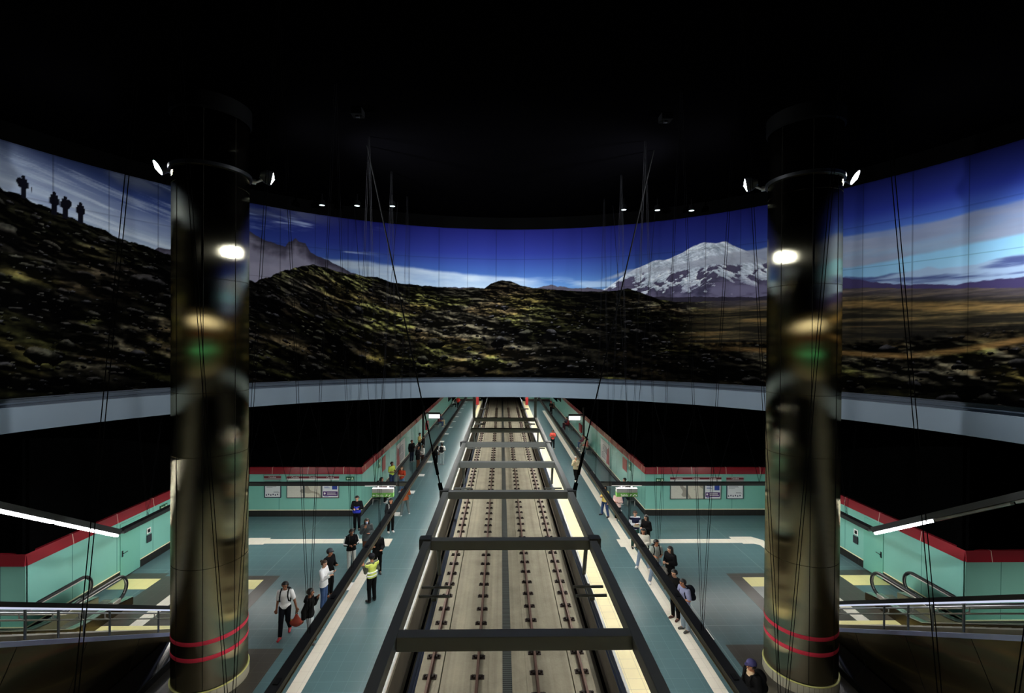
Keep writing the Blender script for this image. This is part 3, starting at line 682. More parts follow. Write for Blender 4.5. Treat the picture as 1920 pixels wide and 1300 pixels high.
for sg, sd, X, XS, XB in ((-1, 'left', -4.20, -12.95, -4.31), (1, 'right', 4.55, 13.15, 4.66)):
    t = thing('hanging_light_bar', 'long charcoal light bar hung above the %s platform beside the tracks' % sd, 'light bar', (X, 30, ZL), 'hanging light bars')
    lamp_bar(t, (X, -3, ZL), (X, 74, ZL), w=.22)
    MB().beam((X-sg*.112, -3, ZL-.065), (X-sg*.112, 74, ZL-.065), .014, .02).build('lit_edge', M('lit_edge_olive', (150, 130, 80), .35, .6), t)  # olive-yellow strip paints the lamplight along the bar's lower edge
    yc = 1.4; seg_ = []
    while yc < 24:
        for ya in (yc-1.5, yc+1.5):
            if math.hypot(X-CX, ya-CY) < CR-.1 and .4 < ya: seg_.append(((X, yc, ZL+.09), (X, ya, 15.9)))
        yc += 3.0
    wires(t, seg_)
    # bar across the hall end, in front of the maps
    t = thing('hanging_light_bar', 'charcoal light bar hung across the %s hall in front of the wall maps' % sd, 'light bar', ((X+XS)/2, 21.75, ZL), 'hanging light bars')
    lamp_bar(t, (XB, 21.75, ZL), (XS, 21.75, ZL), w=.22, h=.14)
    MB().beam((XB, 21.75, ZL), (XB+sg*.5, 21.75, ZL), .24, .16).build('end_cap', lampend_m, t)
    MB().beam((XB+sg*.5, 21.62, ZL-.06), (XB+sg*1.9, 21.62, ZL-.065), .016, .022).build('end_diffuser', EM('bar_end_glow', (1, .97, .9), .8), t)
    seg_ = []; xc = abs(X)+1.6; k = 0
    while xc < 12.6:
        x = sg*xc
        for xa in (x-1.0, x+1.0):
            zc = 15.9 if max(math.hypot(xa-CX, 21.75-CY), math.hypot(x-CX, 21.75-CY)) < CR-.3 else 6.69
            seg_.append(((x, 21.75, ZL+.08), (xa, 21.75, zc)))
        xc += 2.0
    wires(t, seg_)
    # bar along the side wall, then sloping up over the escalator
    t = thing('hanging_light_bar', 'charcoal light bar running along the %s side wall' % sd, 'light bar', (XS, 19, ZL), 'hanging light bars')
    lamp_bar(t, (XS, 21.6, ZL), (XS, 16.3, ZL), w=.22, h=.14)
    wires(t, [((XS, y, ZL+.08), (XS-sg*.1, y+o, 6.69)) for y in (17.5, 20.0) for o in (-.6, .6)])
    t = thing('hanging_light_bar', 'light bar sloping up above the %s escalator%s' % (sd, ', lit in two long segments' if sg < 0 else ', lit only at its lower end'), 'light bar', (XS, 10, 6), 'hanging light bars')
    a = Vector((XS, 16.18, ZL+.03)); b = Vector((XS, 5.0, ZL+11.3*.58)); n = (b-a).normalized()
    MB().beam(a, b, .20, .17).build('housing', lamp_m, t)
    up = Vector((1, 0, 0)).cross(n).normalized(); up = up if up.z > 0 else -up
    L = (b-a).length; k = 5
    for i in range(k):
        p = a.lerp(b, (i+.02)/k); q = a.lerp(b, (i+.965)/k); off = Vector((-sg*.03, 0, 0))-up*.13
        on = i < (2 if sg < 0 else 1)
        MB().beam(p+off, q+off, .11, .06, up).build('diffuser', EM('tube_light', (.96, .98, 1.0), 34.0) if on else M('unlit_tube', (150, 150, 140), .25), t)
    wires(t, [((XS, y, ZL+(16.3-y)*.58+.1), (XS-sg*.8+o, y, 15.9)) for y in (6.0, 8.5) for o in (-.6, .6)])
    # added bar out of view, brightens the return wall beyond the escalator
    t = thing('hanging_light_bar', 'added fill light bar out of view outside the %s escalator' % sd, 'light bar', (sg*19, 12.2, ZL), 'hanging light bars')
    lamp_bar(t, (sg*15.6, 12.2, ZL), (sg*25, 12.2, ZL), w=.3, h=.14)
    wires(t, [((sg*x, 12.2, ZL+.08), (sg*x, 12.2, 6.69)) for x in (17, 20, 23)])
# =============================== stairs and escalators ========================================
SL = .578
zc_ = lambda y: .28+SL*(14.8-y)                 # curb line of the stair
tread_m = M('granite_treads', (150, 146, 130), .5, var=.15, scale=4)
glass_k = N('clear_glass'); gb = glass_k.bsdf(Roughness=.03); gb.inputs['Transmission Weight'].default_value = 1.0; gb.inputs['IOR'].default_value = 1.08; gb.inputs['Base Color'].default_value = (.86, .95, .92, 1)
gb.inputs['Specular IOR Level'].default_value = .9
glass_nz = glass_k.noise(glass_k.obj(), 3.0, 2); glass_k.l(glass_k.math('MULTIPLY', glass_nz, .05), gb.inputs['Roughness'])
glass_m = glass_k.m
for sg, sd, X in ((-1, 'left', -10.28), (1, 'right', 10.52)):
    W = 2.35; XO = X+sg*W
    t = thing('staircase', 'straight staircase down to the %s platform with steel side cladding' % sd, 'staircase', (X, 8, 0), 'stairs beside the columns')
    mb = MB(); n = 43; poly = []
    y0 = 15.2
    for i in range(n):
        z = 7.7*(i+1)/n; y = y0-i*(7.7/n)/SL
        poly += [(y, z-7.7/n), (y, z)]
    poly += [(y0-(n)*(7.7/n)/SL, 7.7), (y0-(n)*(7.7/n)/SL, 7.2), (y0-.5, 0)]
    mb.prism(poly, X+sg*.22, XO, 'x'); mb.build('steps', tread_m, t)
    # side cladding under the curb, split by panel seams square to the slope
    mb = MB(); mb.prism([(15.25, .02), (14.9, max(.05, zc_(14.9)-.05)), (1.85, zc_(1.85)-.05), (1.85, 0.02)], X, X+sg*.05, 'x'); cl = mb.build('side_cladding', clad_m, t)
    for yq in (13.6, 11.9, 10.2, 8.5, 6.8, 5.1, 3.4):
        L_ = min(6.0, (zc_(yq)-.1)/.866); MB().beam((X-sg*.001, yq, zc_(yq)-.06), (X-sg*.001, yq-L_*.5, zc_(yq)-.06-L_*.866), .014, .004, (1, 0, 0)).build('panel_seam', M('seam_shadow_gap', (22, 20, 17), .7, spec=.1), cl)
    mb = MB(); mb.beam((X+sg*.03, 15.25, zc_(15.25)+.0), (X+sg*.03, 1.8, zc_(1.8)), .16, .10); mb.build('curb', bluealu_m, t)
    mb = MB(); mb.beam((X+sg*.18, 15.2, zc_(15.2)+.08), (X+sg*.18, 1.8, zc_(1.8)+.08), .03, .14); mb.build('inner_skirt', M('skirt_beige', (150, 142, 118), .4, .4), t)
    MB().box(X-sg*.02, 8.0, 0, X-sg*.80, 14.55, .22, .02).build('shade_block', M('shade_block_black', (12, 12, 13), .12, spec=.4), t)  # added black box stands in for the shaded floor beside the stair
    # handrail on posts
    r = thing('stair_railing', 'stainless railing with dark handrail on the inner side of the %s stairs' % sd, 'railing', (X, 8, 3), 'stair railings')
    HR = .84; xr = X+sg*.05
    def ln(h, y0=15.0, y1=1.8): return (xr, y0, zc_(y0)+h), (xr, y1, zc_(y1)+h)
    a, b = ln(HR); MB().beam(a, b, .10, .10).build('handrail', rubber_m, r)
    a, b = ln(HR-.075); MB().tube([(a[0]-sg*.02, a[1], a[2]), (b[0]-sg*.02, b[1], b[2])], .026, 12).build('bright_rail', EM('handrail_glow_strip', (.72, .78, 1.0), .85), r, True)['label'] = 'glowing blue-white strip under the handrail'  # thin tube with an even blue-white emission of its own
    a, b = ln(.50); MB().tube([a, b], .018, 8).build('mid_rail', chrome_m, r, True)
    for y in (14.4, 12.63, 11.87, 11.19, 10.42, 9.0, 7.5, 6.0, 4.5):
        MB().tube([(xr, y, zc_(y)+.085), (xr, y, zc_(y)+HR-.06)], .026, 10).build('post', M('post_steel', (112, 116, 116), .35, .7), r, True)
        MB().tube([(xr, y, zc_(y)+.50), (xr+sg*.10, y-.03, zc_(y)+.56), (xr+sg*.10, y-.03, zc_(y)+.66)], .014, 6).build('rail_bracket', chrome_m, r, True)
    xs = xr+sg*.10
    MB().tube([(xs, 15.1, zc_(15.1)+.66), (xs, 11.0, zc_(11.0)+.66), (xs, 1.8, zc_(1.8)+.66)], .020, 8).build('inner_rail', chrome_m, r, True)
    # escalator
    XI, XE = (-13.24, -14.46) if sg < 0 else (13.66, 14.88)
    e = thing('escalator', 'escalator with glass balustrades and looped handrails by the %s side wall' % sd, 'escalator', ((XI+XE)/2, 9, 0), 'escalators')
    zs = lambda y: .12+(SL*(14.7-y) if y < 14.7 else 0)
    pts = [(17.0, .02), (17.0, .12), (15.2, .12), (14.7, .16)]
    mb = MB(); ye = 5.4
    mb.prism([(17.3, 0), (17.3, .03), (15.3, .05), (14.75, .12), (ye, zs(ye)), (ye, zs(ye)-.6), (14.6, -.0)], XI+sg*.10, XE-sg*.10, 'x'); mb.build('step_band', panel_mat('escalator_steps_'+sd, (92, 90, 84), (150, 146, 120), 1, .40, 0, .03, .5), e)
    for x, s2 in ((XI, 1), (XE, -1)):
        # outer deck, side cladding and glass
        prof = [(17.05, 0), (17.05, .26), (16.2, .40), (15.2, .42), (14.7, .52), (ye, .52+SL*(14.7-ye)), (ye, SL*(14.7-ye)-.7), (14.9, 0)]
        MB().prism(prof, x+sg*.09*s2, x+sg*.12*s2, 'x').build('inner_skirt', M('escalator_skirt', (168, 160, 128), .35, .5), e)
        MB().prism(prof, x-sg*.09*s2, x-sg*.12*s2, 'x').build('side_cladding', clad_m, e)
        MB().prism([(17.05, .24), (17.05, .27), (16.2, .41), (15.2, .44), (14.7, .54), (ye, .54+SL*(14.7-ye)), (ye, .50+SL*(14.7-ye)), (14.7, .50), (15.2, .40), (16.2, .37)], x-.12, x+.12, 'x').build('deck', chrome_m, e)
        top = [(14.55, 1.13), (15.0, 1.20), (16.5, 1.20)]
        loop = [(16.5+.40*math.sin(a), .80+.40*math.cos(a)) for a in np.linspace(0, PI*.92, 12)]
        rail = [(ye, 1.13+SL*(14.55-ye))]+top+loop
        MB().tube([(x, y, z) for y, z in rail], .056, 10).build('handrail', rubber_m, e, True)
        MB().tube([(x-sg*.012, y*1.0-(.035 if i > 3 else 0), z-.062 if i < 6 else z) for i, (y, z) in enumerate(rail)], .026, 8).build('handrail_guide', chrome_m, e, True)
        gl = [(ye, 1.08+SL*(14.55-ye)), (14.55, 1.08), (15.0, 1.15), (16.5, 1.15)]+[(16.5+.34*math.sin(a), .80+.34*math.cos(a)) for a in np.linspace(.3, PI*.9, 9)]+[(16.3, .42), (15.2, .44), (14.7, .54), (ye, .54+SL*(14.7-ye))]
        MB().prism(gl, x-.006, x+.006, 'x').build('glass_panel', glass_m, e)
        MB().box(x-.10, 16.2, .36, x+.10, 16.55, .50, .02).build('newel_cap', chrome_m, e)

# =============================== wall fittings ================================================
def text(s, size, m, parent, loc, rot, name='lettering', ext=.004, align='CENTER'):
    c = bpy.data.curves.new(name, 'FONT'); c.body = s; c.size = size; c.align_x = align; c.align_y = 'CENTER'; c.extrude = ext; c.materials.append(m)
    o = bpy.data.objects.new(name, c); COL.objects.link(o); o.location = loc; o.rotation_euler = rot
    o.parent = parent; o.matrix_parent_inverse = Matrix.Translation(-world_loc(parent)); return o
RX = (PI/2, 0, 0)
white_t = M('white_lettering', (236, 232, 226), .5); dark_frame = M('navy_frame', (40, 46, 70), .4, .3); grey_frame = M('grey_frame', (96, 104, 104), .4, .5)
maroon = M('maroon_header', (112, 22, 36), .4)
def map_mat(name, base, ink, scale):
    k = N(name); b = k.bsdf(Roughness=.4); p = k.obj()
    v = k.n('ShaderNodeTexVoronoi', feature='DISTANCE_TO_EDGE'); v.inputs['Scale'].default_value = scale; k.l(p, v.inputs['Vector'])
    w = k.n('ShaderNodeTexWave', bands_direction='DIAGONAL'); w.inputs['Scale'].default_value = .55; w.inputs['Distortion'].default_value = 9; w.inputs['Detail'].default_value = 2; k.l(p, w.inputs['Vector'])
    ed = k.math('LESS_THAN', v.outputs['Distance'], .012); wv = k.math('GREATER_THAN', w.outputs['Fac'], .93)
    c = k.mix(k.noise(p, 3, 3), [q*.9 for q in lin(base)], lin(base)); c = k.mix(k.math('MULTIPLY', ed, .35), c, lin(ink)); c = k.mix(k.math('MULTIPLY', wv, .7), c, lin(ink))
    k.l(c, b.inputs['Base Color']); return k.m
map1 = map_mat('district_map_print', (214, 212, 200), (120, 112, 100), 7.0); map2 = map_mat('street_map_print', (212, 208, 190), (140, 128, 110), 10.0)
def board(kind, x0, x1, z0, z1, label, group, inner=None):
    y = BY-.012; fr = {'info': dark_frame}.get(kind, grey_frame)
    t = thing('%s_board' % {'info': 'notice', 'map1': 'map', 'map2': 'map', 'ticket': 'fare'}[kind], label, 'map' if kind.startswith('map') else 'notice board', ((x0+x1)/2, y, z0), group)
    mb = MB(); b = .035
    mb.box(x0, y-.045, z0, x1, y, z0+b); mb.box(x0, y-.045, z1-b, x1, y, z1); mb.box(x0, y-.045, z0+b, x0+b, y, z1-b); mb.box(x1-b, y-.045, z0+b, x1, y, z1-b); mb.build('frame', fr, t)
    sh = MB(); sh.box(x0+b, y-.03, z0+b, x1-b, y-.002, z1-b)
    sheet = sh.build('sheet', {'map1': map1, 'map2': map2}.get(kind, paper_m), t)
    W = x1-x0; H = z1-z0; yy = y-.034
    if kind == 'info':
        mb = MB()
        for fz, w in ((.80, .55), (.74, .75), (.68, .8), (.62, .5), (.38, .3), (.33, .35)):
            xs_ = x0+.12*W if fz > .5 else x0+.55*W
            mb.box(xs_, yy, z0+fz*H, xs_+w*W*(.75 if fz > .5 else 1), yy+.004, z0+(fz+.018)*H)
        mb.build('text_lines', M('grey_print', (120, 122, 130), .5), sheet)
        mb = MB()
        for i in range(6): mb.prism([(x0+(.12+.135*i)*W+.035*math.cos(a), z0+(.17+.03*(i % 2))*H+.05*math.sin(a)) for a in np.linspace(0, 2*PI, 7)[:-1]], yy, yy+.004, 'y')
        mb.build('pictograms', M('navy_print', (58, 60, 86), .5), sheet)
    if kind == 'ticket':
        MB().box(x0+.60*W, yy, z0+.52*H, x0+.90*W, yy+.004, z0+.93*H).build('blue_block', M('blue_print', (44, 66, 152), .45), sheet)
        MB().box(x0+.07*W, yy, z0+.13*H, x0+.92*W, yy+.004, z0+.40*H).build('purple_block', M('purple_print', (74, 34, 104), .45), sheet)
        mb = MB(); mb.box(x0+.30*W, yy-.003, z0+.29*H, x0+.80*W, yy, z0+.33*H); mb.box(x0+.30*W, yy-.003, z0+.21*H, x0+.86*W, yy, z0+.24*H)
        mb.prism([(x0+.17*W+.05*math.cos(a), z0+.28*H+.06*math.sin(a)) for a in np.linspace(0, 2*PI, 13)[:-1]], yy-.003, yy, 'y'); mb.build('white_marks', white_t, sheet)
        mb = MB()
        for fz, w in ((.82, .22), (.76, .3), (.66, .25), (.60, .32), (.07, .25)): mb.box(x0+.14*W, yy, z0+fz*H, x0+(.14+w)*W, yy+.004, z0+(fz+.03)*H)
        mb.build('text_lines', M('blue_grey_print', (96, 116, 170), .5), sheet)
def header(x0, x1, z0, words, label):
    y = BY-.012; t = thing('station_name_sign', label, 'sign', ((x0+x1)/2, y, z0), 'station name strips above the boards')
    MB().box(x0, y-.05, z0, x1, y, z0+.11, .006).build('panel', maroon, t); MB().box(x0, y-.05, z0-.10, x1, y, z0-.005).build('lower_strip', white_m if len(words) > 1 else M('grey_strip', (150, 140, 140), .4), t)
    MB().box(x0, y-.05, z0+.115, x1, y, z0+.15).build('upper_strip', M('grey_strip2', (176, 180, 178), .4), t)
    for i, w in enumerate(words): text(w, .115, white_t, t, (x0+(x1-x0)*(i+.5)/len(words), y-.056, z0+.055), RX)
header(-12.72, -11.82, 2.09, ['Carolina'], 'maroon station name strip with one name, beside the left steel column')
header(-11.52, -8.72, 2.07, ['Carolina']*3, 'maroon station name strip with the name three times, left hall')
board('info', -12.70, -11.82, 1.03, 1.90, 'white notice board in a navy frame beside the left column', 'boards on the left hall wall')
board('map1', -11.52, -10.60, 1.01, 1.90, 'pale area map left of the three framed boards in the left hall', 'boards on the left hall wall')
board('map2', -10.58, -9.66, 1.01, 1.90, 'beige street map in the middle of three framed boards, left hall', 'boards on the left hall wall')
board('ticket', -9.64, -8.72, 1.01, 1.90, 'white, blue and purple notice beside the maps in the left hall', 'boards on the left hall wall')
header(12.43, 13.38, 2.00, ['Carolina'], 'maroon station name strip with one name, beside the right steel column')
header(9.31, 12.14, 2.01, ['Carolina']*3, 'maroon station name strip with the name three times, right hall')
board('info', 12.44, 13.38, .93, 1.86, 'white notice board in a navy frame beside the right column', 'boards on the right hall wall')
board('map1', 9.31, 10.23, .92, 1.86, 'pale area map left of the three framed boards in the right hall', 'boards on the right hall wall')
board('map2', 10.25, 11.18, .92, 1.86, 'beige street map in the middle of three framed boards, right hall', 'boards on the right hall wall')
board('ticket', 11.20, 12.14, .92, 1.86, 'white, blue and purple notice beside the maps in the right hall', 'boards on the right hall wall')

def exit_sign(c, along, label, w=.44, h=.2):
    """small green pictogram sign flat on a wall; along = unit vector of its width, facing out by n"""
    a = Vector(along); n = a.cross(Vector((0, 0, 1))); c = Vector(c)
    t = thing('exit_sign', label, 'exit sign', tuple(c), 'green exit signs')
    P3 = lambda u, v, d: c+a*u+Vector((0, 0, v))+n*d
    def plate(u0, v0, u1, v1, d0, d1, m, nm, poly=None):
        pl = poly or [(u0, v0), (u1, v0), (u1, v1), (u0, v1)]; k = len(pl)
        vs = [P3(u, v, d) for d in (d0, d1) for u, v in pl]
        MB().add(vs, [tuple(range(k)), tuple(range(2*k-1, k-1, -1))]+[(i, i+k, (i+1) % k+k, (i+1) % k) for i in range(k)]).build(nm, m, t)
    plate(-w/2, -h/2, w/2, h/2, 0, .03, green_m, 'panel')
    pale = M('photoluminescent_white', (214, 232, 196), .5)
    plate(0, 0, 0, 0, .031, .035, pale, 'running_figure', [(w*a_, h*b_) for a_, b_ in ((.18, -.40), (.26, -.40), (.30, -.12), (.40, -.40), (.46, -.36), (.36, .02), (.44, .10), (.42, .16), (.32, .10), (.33, .36), (.25, .36), (.24, .12), (.16, .0), (.20, -.06), (.25, .0))])
    plate(0, 0, 0, 0, .031, .035, pale, 'arrow', [(w*a_, h*b_) for a_, b_ in ((-.42, 0), (-.26, .30), (-.26, .10), (.06, .10), (.06, -.10), (-.26, -.10), (-.26, -.30))])
exit_sign((-8.14, BY-.012, 2.06), (1, 0, 0), 'green exit sign on the end wall of the left hall, beside the three-name strip')
exit_sign((8.73, BY-.012, 1.97), (1, 0, 0), 'green exit sign on the end wall of the right hall, beside the three-name strip')
exit_sign((WL+.012, 21.1, 2.08), (0, 1, 0), 'green exit sign on the left side wall behind the steel column')
exit_sign((PL+.012, 29.2, 1.95), (0, 1, 0), 'green exit sign on the left platform wall near the corner', .4, .5)
exit_sign((PR-.012, 28.6, 1.95), (0, -1, 0), 'green exit sign on the right platform wall near the corner', .4, .5)

def poster(x, face, y0, y1, z0, z1, label, kind):
    t = thing('wall_poster', label, 'poster', (x, (y0+y1)/2, z0), 'posters on the platform walls'); s = face
    MB().box(x+s*.012, y0, z0, x+s*.03, y1, z1).build('sheet', M('poster_%s' % kind, {'white': (206, 206, 204), 'red': (148, 66, 60)}[kind], .4, var=.1, scale=3), t)
    if kind == 'white':
        yy = (y0, y1)
        MB().add([(x+s*.034, y0+.1, z0+.1), (x+s*.034, y0+1.1, z0+.05), (x+s*.034, y0+.9, z1-.5), (x+s*.034, y0+.3, z1-.2)], [(0, 1, 2, 3)]).build('red_shape', M('faded_red_print', (168, 84, 84), .5), t)
        mb = MB()
        for i in range(6):
            q = [(y0+1.5+.9*math.cos(a)*.9, z1-.45-.14*i*.7+.13*math.sin(a)) for a in np.linspace(.2, PI-.2, 9)]
            mb.tube([(x+s*.034, a, b) for a, b in q], .022, 4)
        for i in range(4): mb.box(x+s*.032, y0+1.3, z0+.2+.12*i, x+s*.036, y0+2.6, z0+.25+.12*i)
        mb.build('grey_print', M('grey_poster_print', (110, 112, 120), .5), t)
poster(PL, 1, 33.9, 36.95, .38, 2.0, 'large white and grey poster on the left platform wall', 'white')
poster(PL, 1, 29.9, 30.75, 1.2, 2.1, 'small reddish notice panel on the left platform wall', 'red')
poster(PR, -1, 33.9, 37.0, .45, 2.02, 'large white and grey poster on the right platform wall', 'white')
poster(PR, -1, 29.3, 30.3, 1.35, 2.12, 'small reddish notice panel on the right platform wall', 'red')
for x, s, y, sd in ((PL, 1, 47.5, 'left'), (PR, -1, 46.2, 'right')):
    t = thing('mounted_hose_cabinet', 'red fire hose cabinet on the %s platform wall' % sd, 'cabinet', (x, y, .7), 'red cabinets on the platform walls')
    MB().box(x+s*.01, y-.6, .72, x+s*.16, y+.6, 1.5, .02).build('casing', M('cabinet_red', (150, 34, 40), .4), t); MB().box(x+s*.16, y-.5, .8, x+s*.175, y+.5, 1.42).build('door', M('cabinet_door_red', (128, 28, 36), .35), t)
for x, sd in ((-3.62, 'left'), (3.97, 'right')):
    t = thing('tunnel_end_panel', 'red upright panel beside the %s edge of the tunnel mouth' % sd, 'panel', (x, 72, 0), 'red panels at the tunnel mouth')
    MB().box(x-.22, 72, 0, x+.22, 72.1, 2.5, .02).build('board', M('panel_red', (196, 50, 54), .4), t); MB().box(x-.05, 72.02, 0, x+.05, 72.2, 2.2).build('post', black_plastic, t)
# doors with lever handles, wall intercom panels
for i, (x, s, y, sd) in enumerate(((WL, 1, 19.25, 'left'), (WR, -1, 18.9, 'right'))):
    d = MB(); d.box(x+s*.004, y-.5, .05, x+s*.03, y+.5, 2.2); o = struct('door_%d' % (i+1), d, panel_mat('teal_door_%d' % i, (116, 182, 164), (60, 110, 100), 1, 50, 7), 'teal flush door in the %s side wall' % sd)
    mb = MB(); mb.box(x+s*.03, y-.44, .88, x+s*.045, y-.38, 1.12); mb.tube([(x+s*.03, y-.41, 1.02), (x+s*.09, y-.41, 1.02), (x+s*.09, y-.22, 1.03)], .014, 8); mb.build('door_handle', M('handle_dark', (50, 52, 52), .3, .7), o)
    t = thing('wall_intercom', 'dark intercom panel with white label on the %s side wall' % sd, 'intercom', (x, y+1.0, .9), 'intercoms on the side walls')
    yi = y+1.0 if i == 0 else y+.95
    MB().box(x+s*.012, yi-.13, .88, x+s*.05, yi+.13, 1.2, .01).build('panel', M('intercom_dark', (48, 52, 56), .35), t); MB().box(x+s*.012, yi-.12, 1.25, x+s*.02, yi+.12, 1.48).build('label_plate', white_m, t)
    MB().box(x+s*.021, yi-.07, 1.29, x+s*.025, yi+.07, 1.43).build('pictogram', M('handle_dark', (50, 52, 52)), t)

# hanging exit signs and lit boxes
for x0, x1, sd in ((-5.90, -4.93, 'left'), (5.40, 6.38, 'right')):
    t = thing('hanging_sign', 'green and silver hanging exit sign below the %s cross light bar' % sd, 'sign', ((x0+x1)/2, 21.75, 2.3), 'hanging exit signs')
    MB().box(x0, 21.68, 2.50, x1, 21.86, 2.70, .008).build('cap', M('sign_silver', (196, 194, 190), .35, .4), t)
    MB().box(x0, 21.66, 2.31, x1, 21.88, 2.50).build('panel', M('sign_green', (104, 164, 74), .4), t)
    for q in (.26, .74): MB().tube([(x0+(x1-x0)*q, 21.77, 2.70), (x0+(x1-x0)*q, 21.77, 2.822)], .022, 8).build('hanger', white_m, t)
    text('Salida', .15, white_t, t, (x0+.36, 21.652, 2.385), RX)
    def arrow(cx, a, nm='arrow'):
        pl = [(-.06, -.012), (.01, -.012), (.01, -.045), (.065, 0), (.01, .045), (.01, .012), (-.06, .012)]
        ca, sa = math.cos(a), math.sin(a)
        MB().prism([(cx+u*ca-v*sa, 2.39+u*sa+v*ca) for u, v in pl], 21.65, 21.658, 'y').build(nm, white_t, t)
    arrow(x0+.09, PI if sd == 'left' else PI) if sd == 'left' else None
    arrow(x0+.66, PI/4)
    MB().prism([(x0+.76+a, 2.335+b) for a, b in ((0, 0), (.03, 0), (.03, .03), (.06, .03), (.06, .06), (.09, .06), (.09, .09), (.06, .09), (.03, .06), (0, .03))], 21.65, 21.658, 'y').build('stairs_pictogram', white_t, t)
    if sd == 'right': arrow(x0+.90, -PI/4)
for xp, yp, s, xa, xb, sd in ((-7.16, 43.4, 1, -6.66, -5.60, 'left'), (7.55, 42.6, -1, 6.15, 7.25, 'right')):
    t = thing('platform_display', 'bright white display box on a black pole on the %s platform' % sd, 'display', (xp, yp, 0), 'platform displays')
    MB().tube([(xp, yp, 0), (xp, yp, 3.6)], .10, 12).build('pole', black_plastic, t, True)
    MB().box(min(xa, xp), yp-.05, 2.92, max(xb, xp), yp+.05, 3.02).build('arm', black_plastic, t)
    MB().box(xa, yp-.10, 2.46, xb, yp+.10, 2.92, .02).build('casing', black_plastic, t)
    MB().box(xa+.04, yp-.112, 2.50, xb-.04, yp-.10, 2.86).build('screen', EM('display_glow', (.97, .98, 1), 3.0), t)

# benches
def bench(x, y, s, label, L=1.7):
    t = thing('bench', label, 'bench', (x, y, 0), 'benches along the platform walls')
    MB().box(x-.22, y, .34, x+.22, y+L, .375, .012).build('seat', black_plastic, t)
    for yy in (y+.06, y+L-.06):
        for sx in (-1, 1): MB().tube([(x+sx*.22, yy, 0), (x+sx*.19, yy, .34)], .022, 8).build('leg', M('pale_metal_leg', (190, 190, 186), .35, .3), t, True)
        MB().tube([(x-.19, yy, .325), (x+.19, yy, .325)], .02, 8).build('crossbar', M('pale_metal_leg', (190, 190, 186)), t, True)
bench(-7.2, 27.3, 1, 'bench against the left platform wall behind the hanging sign')
bench(7.6, 27.0, -1, 'bench against the right platform wall behind the hanging sign')
bench(7.55, 39.8, -1, 'bench against the right platform wall beside the black pole', 2.65)
bench(-7.15, 52.2, 1, 'bench against the left platform wall beyond the display', 3.0)
bench(7.55, 50.6, -1, 'bench against the right platform wall beyond the display', 3.0)
bench(-7.1, 67.0, 1, 'bench at the far end of the left platform', 2.4)
bench(7.5, 64.0, -1, 'bench at the far end of the right platform', 2.4)
# =============================== people =======================================================
def surface_nets(F, org, h):
    S = F < 0; nx, ny, nz = F.shape
    acc = np.zeros((nx-1, ny-1, nz-1, 3)); cnt = np.zeros((nx-1, ny-1, nz-1))
    I, J, K = np.meshgrid(np.arange(nx, dtype=float), np.arange(ny, dtype=float), np.arange(nz, dtype=float), indexing='ij')
    crosses = []
    for ax in range(3):
        s0 = [slice(None)]*3; s1 = [slice(None)]*3; s0[ax] = slice(0, -1); s1[ax] = slice(1, None); s0 = tuple(s0); s1 = tuple(s1)
        f0, f1 = F[s0], F[s1]; cr = S[s0] != S[s1]; t = np.where(cr, f0/np.where(cr, f0-f1, 1), 0)
        P = [I[s0]+(t if ax == 0 else 0), J[s0]+(t if ax == 1 else 0), K[s0]+(t if ax == 2 else 0)]
        crosses.append((cr, S[s0])); o = [a for a in range(3) if a != ax]; n = F.shape
        for d0 in (0, 1):
            for d1 in (0, 1):
                sl = [slice(None)]*3; sl[o[0]] = slice(d0, d0+n[o[0]]-1); sl[o[1]] = slice(d1, d1+n[o[1]]-1); sl = tuple(sl)
                c = cr[sl]; cnt += c
                for q in range(3): acc[..., q] += np.where(c, P[q][sl], 0)
    m = cnt > 0; idx = -np.ones(m.shape, int); idx[m] = np.arange(m.sum())
    V = acc[m]/cnt[m][:, None]*h+org
    Q = []
    for ax in range(3):
        cr, s0 = crosses[ax]; o = [a for a in range(3) if a != ax]
        sl = [slice(None)]*3; sl[o[0]] = slice(1, -1); sl[o[1]] = slice(1, -1); e = np.argwhere(cr[tuple(sl)])
        if not len(e): continue
        e[:, o[0]] += 1; e[:, o[1]] += 1
        inside = s0[e[:, 0], e[:, 1], e[:, 2]]
        def cell(a, b):
            c = e.copy(); c[:, o[0]] += a; c[:, o[1]] += b; return idx[c[:, 0], c[:, 1], c[:, 2]]
        q = np.stack([cell(-1, -1), cell(0, -1), cell(0, 0), cell(-1, 0)], 1)
        flip = inside if ax != 1 else ~inside
        q[~flip] = q[~flip][:, ::-1]; Q.append(q)
    return V, (np.concatenate(Q) if Q else np.zeros((0, 4), int))

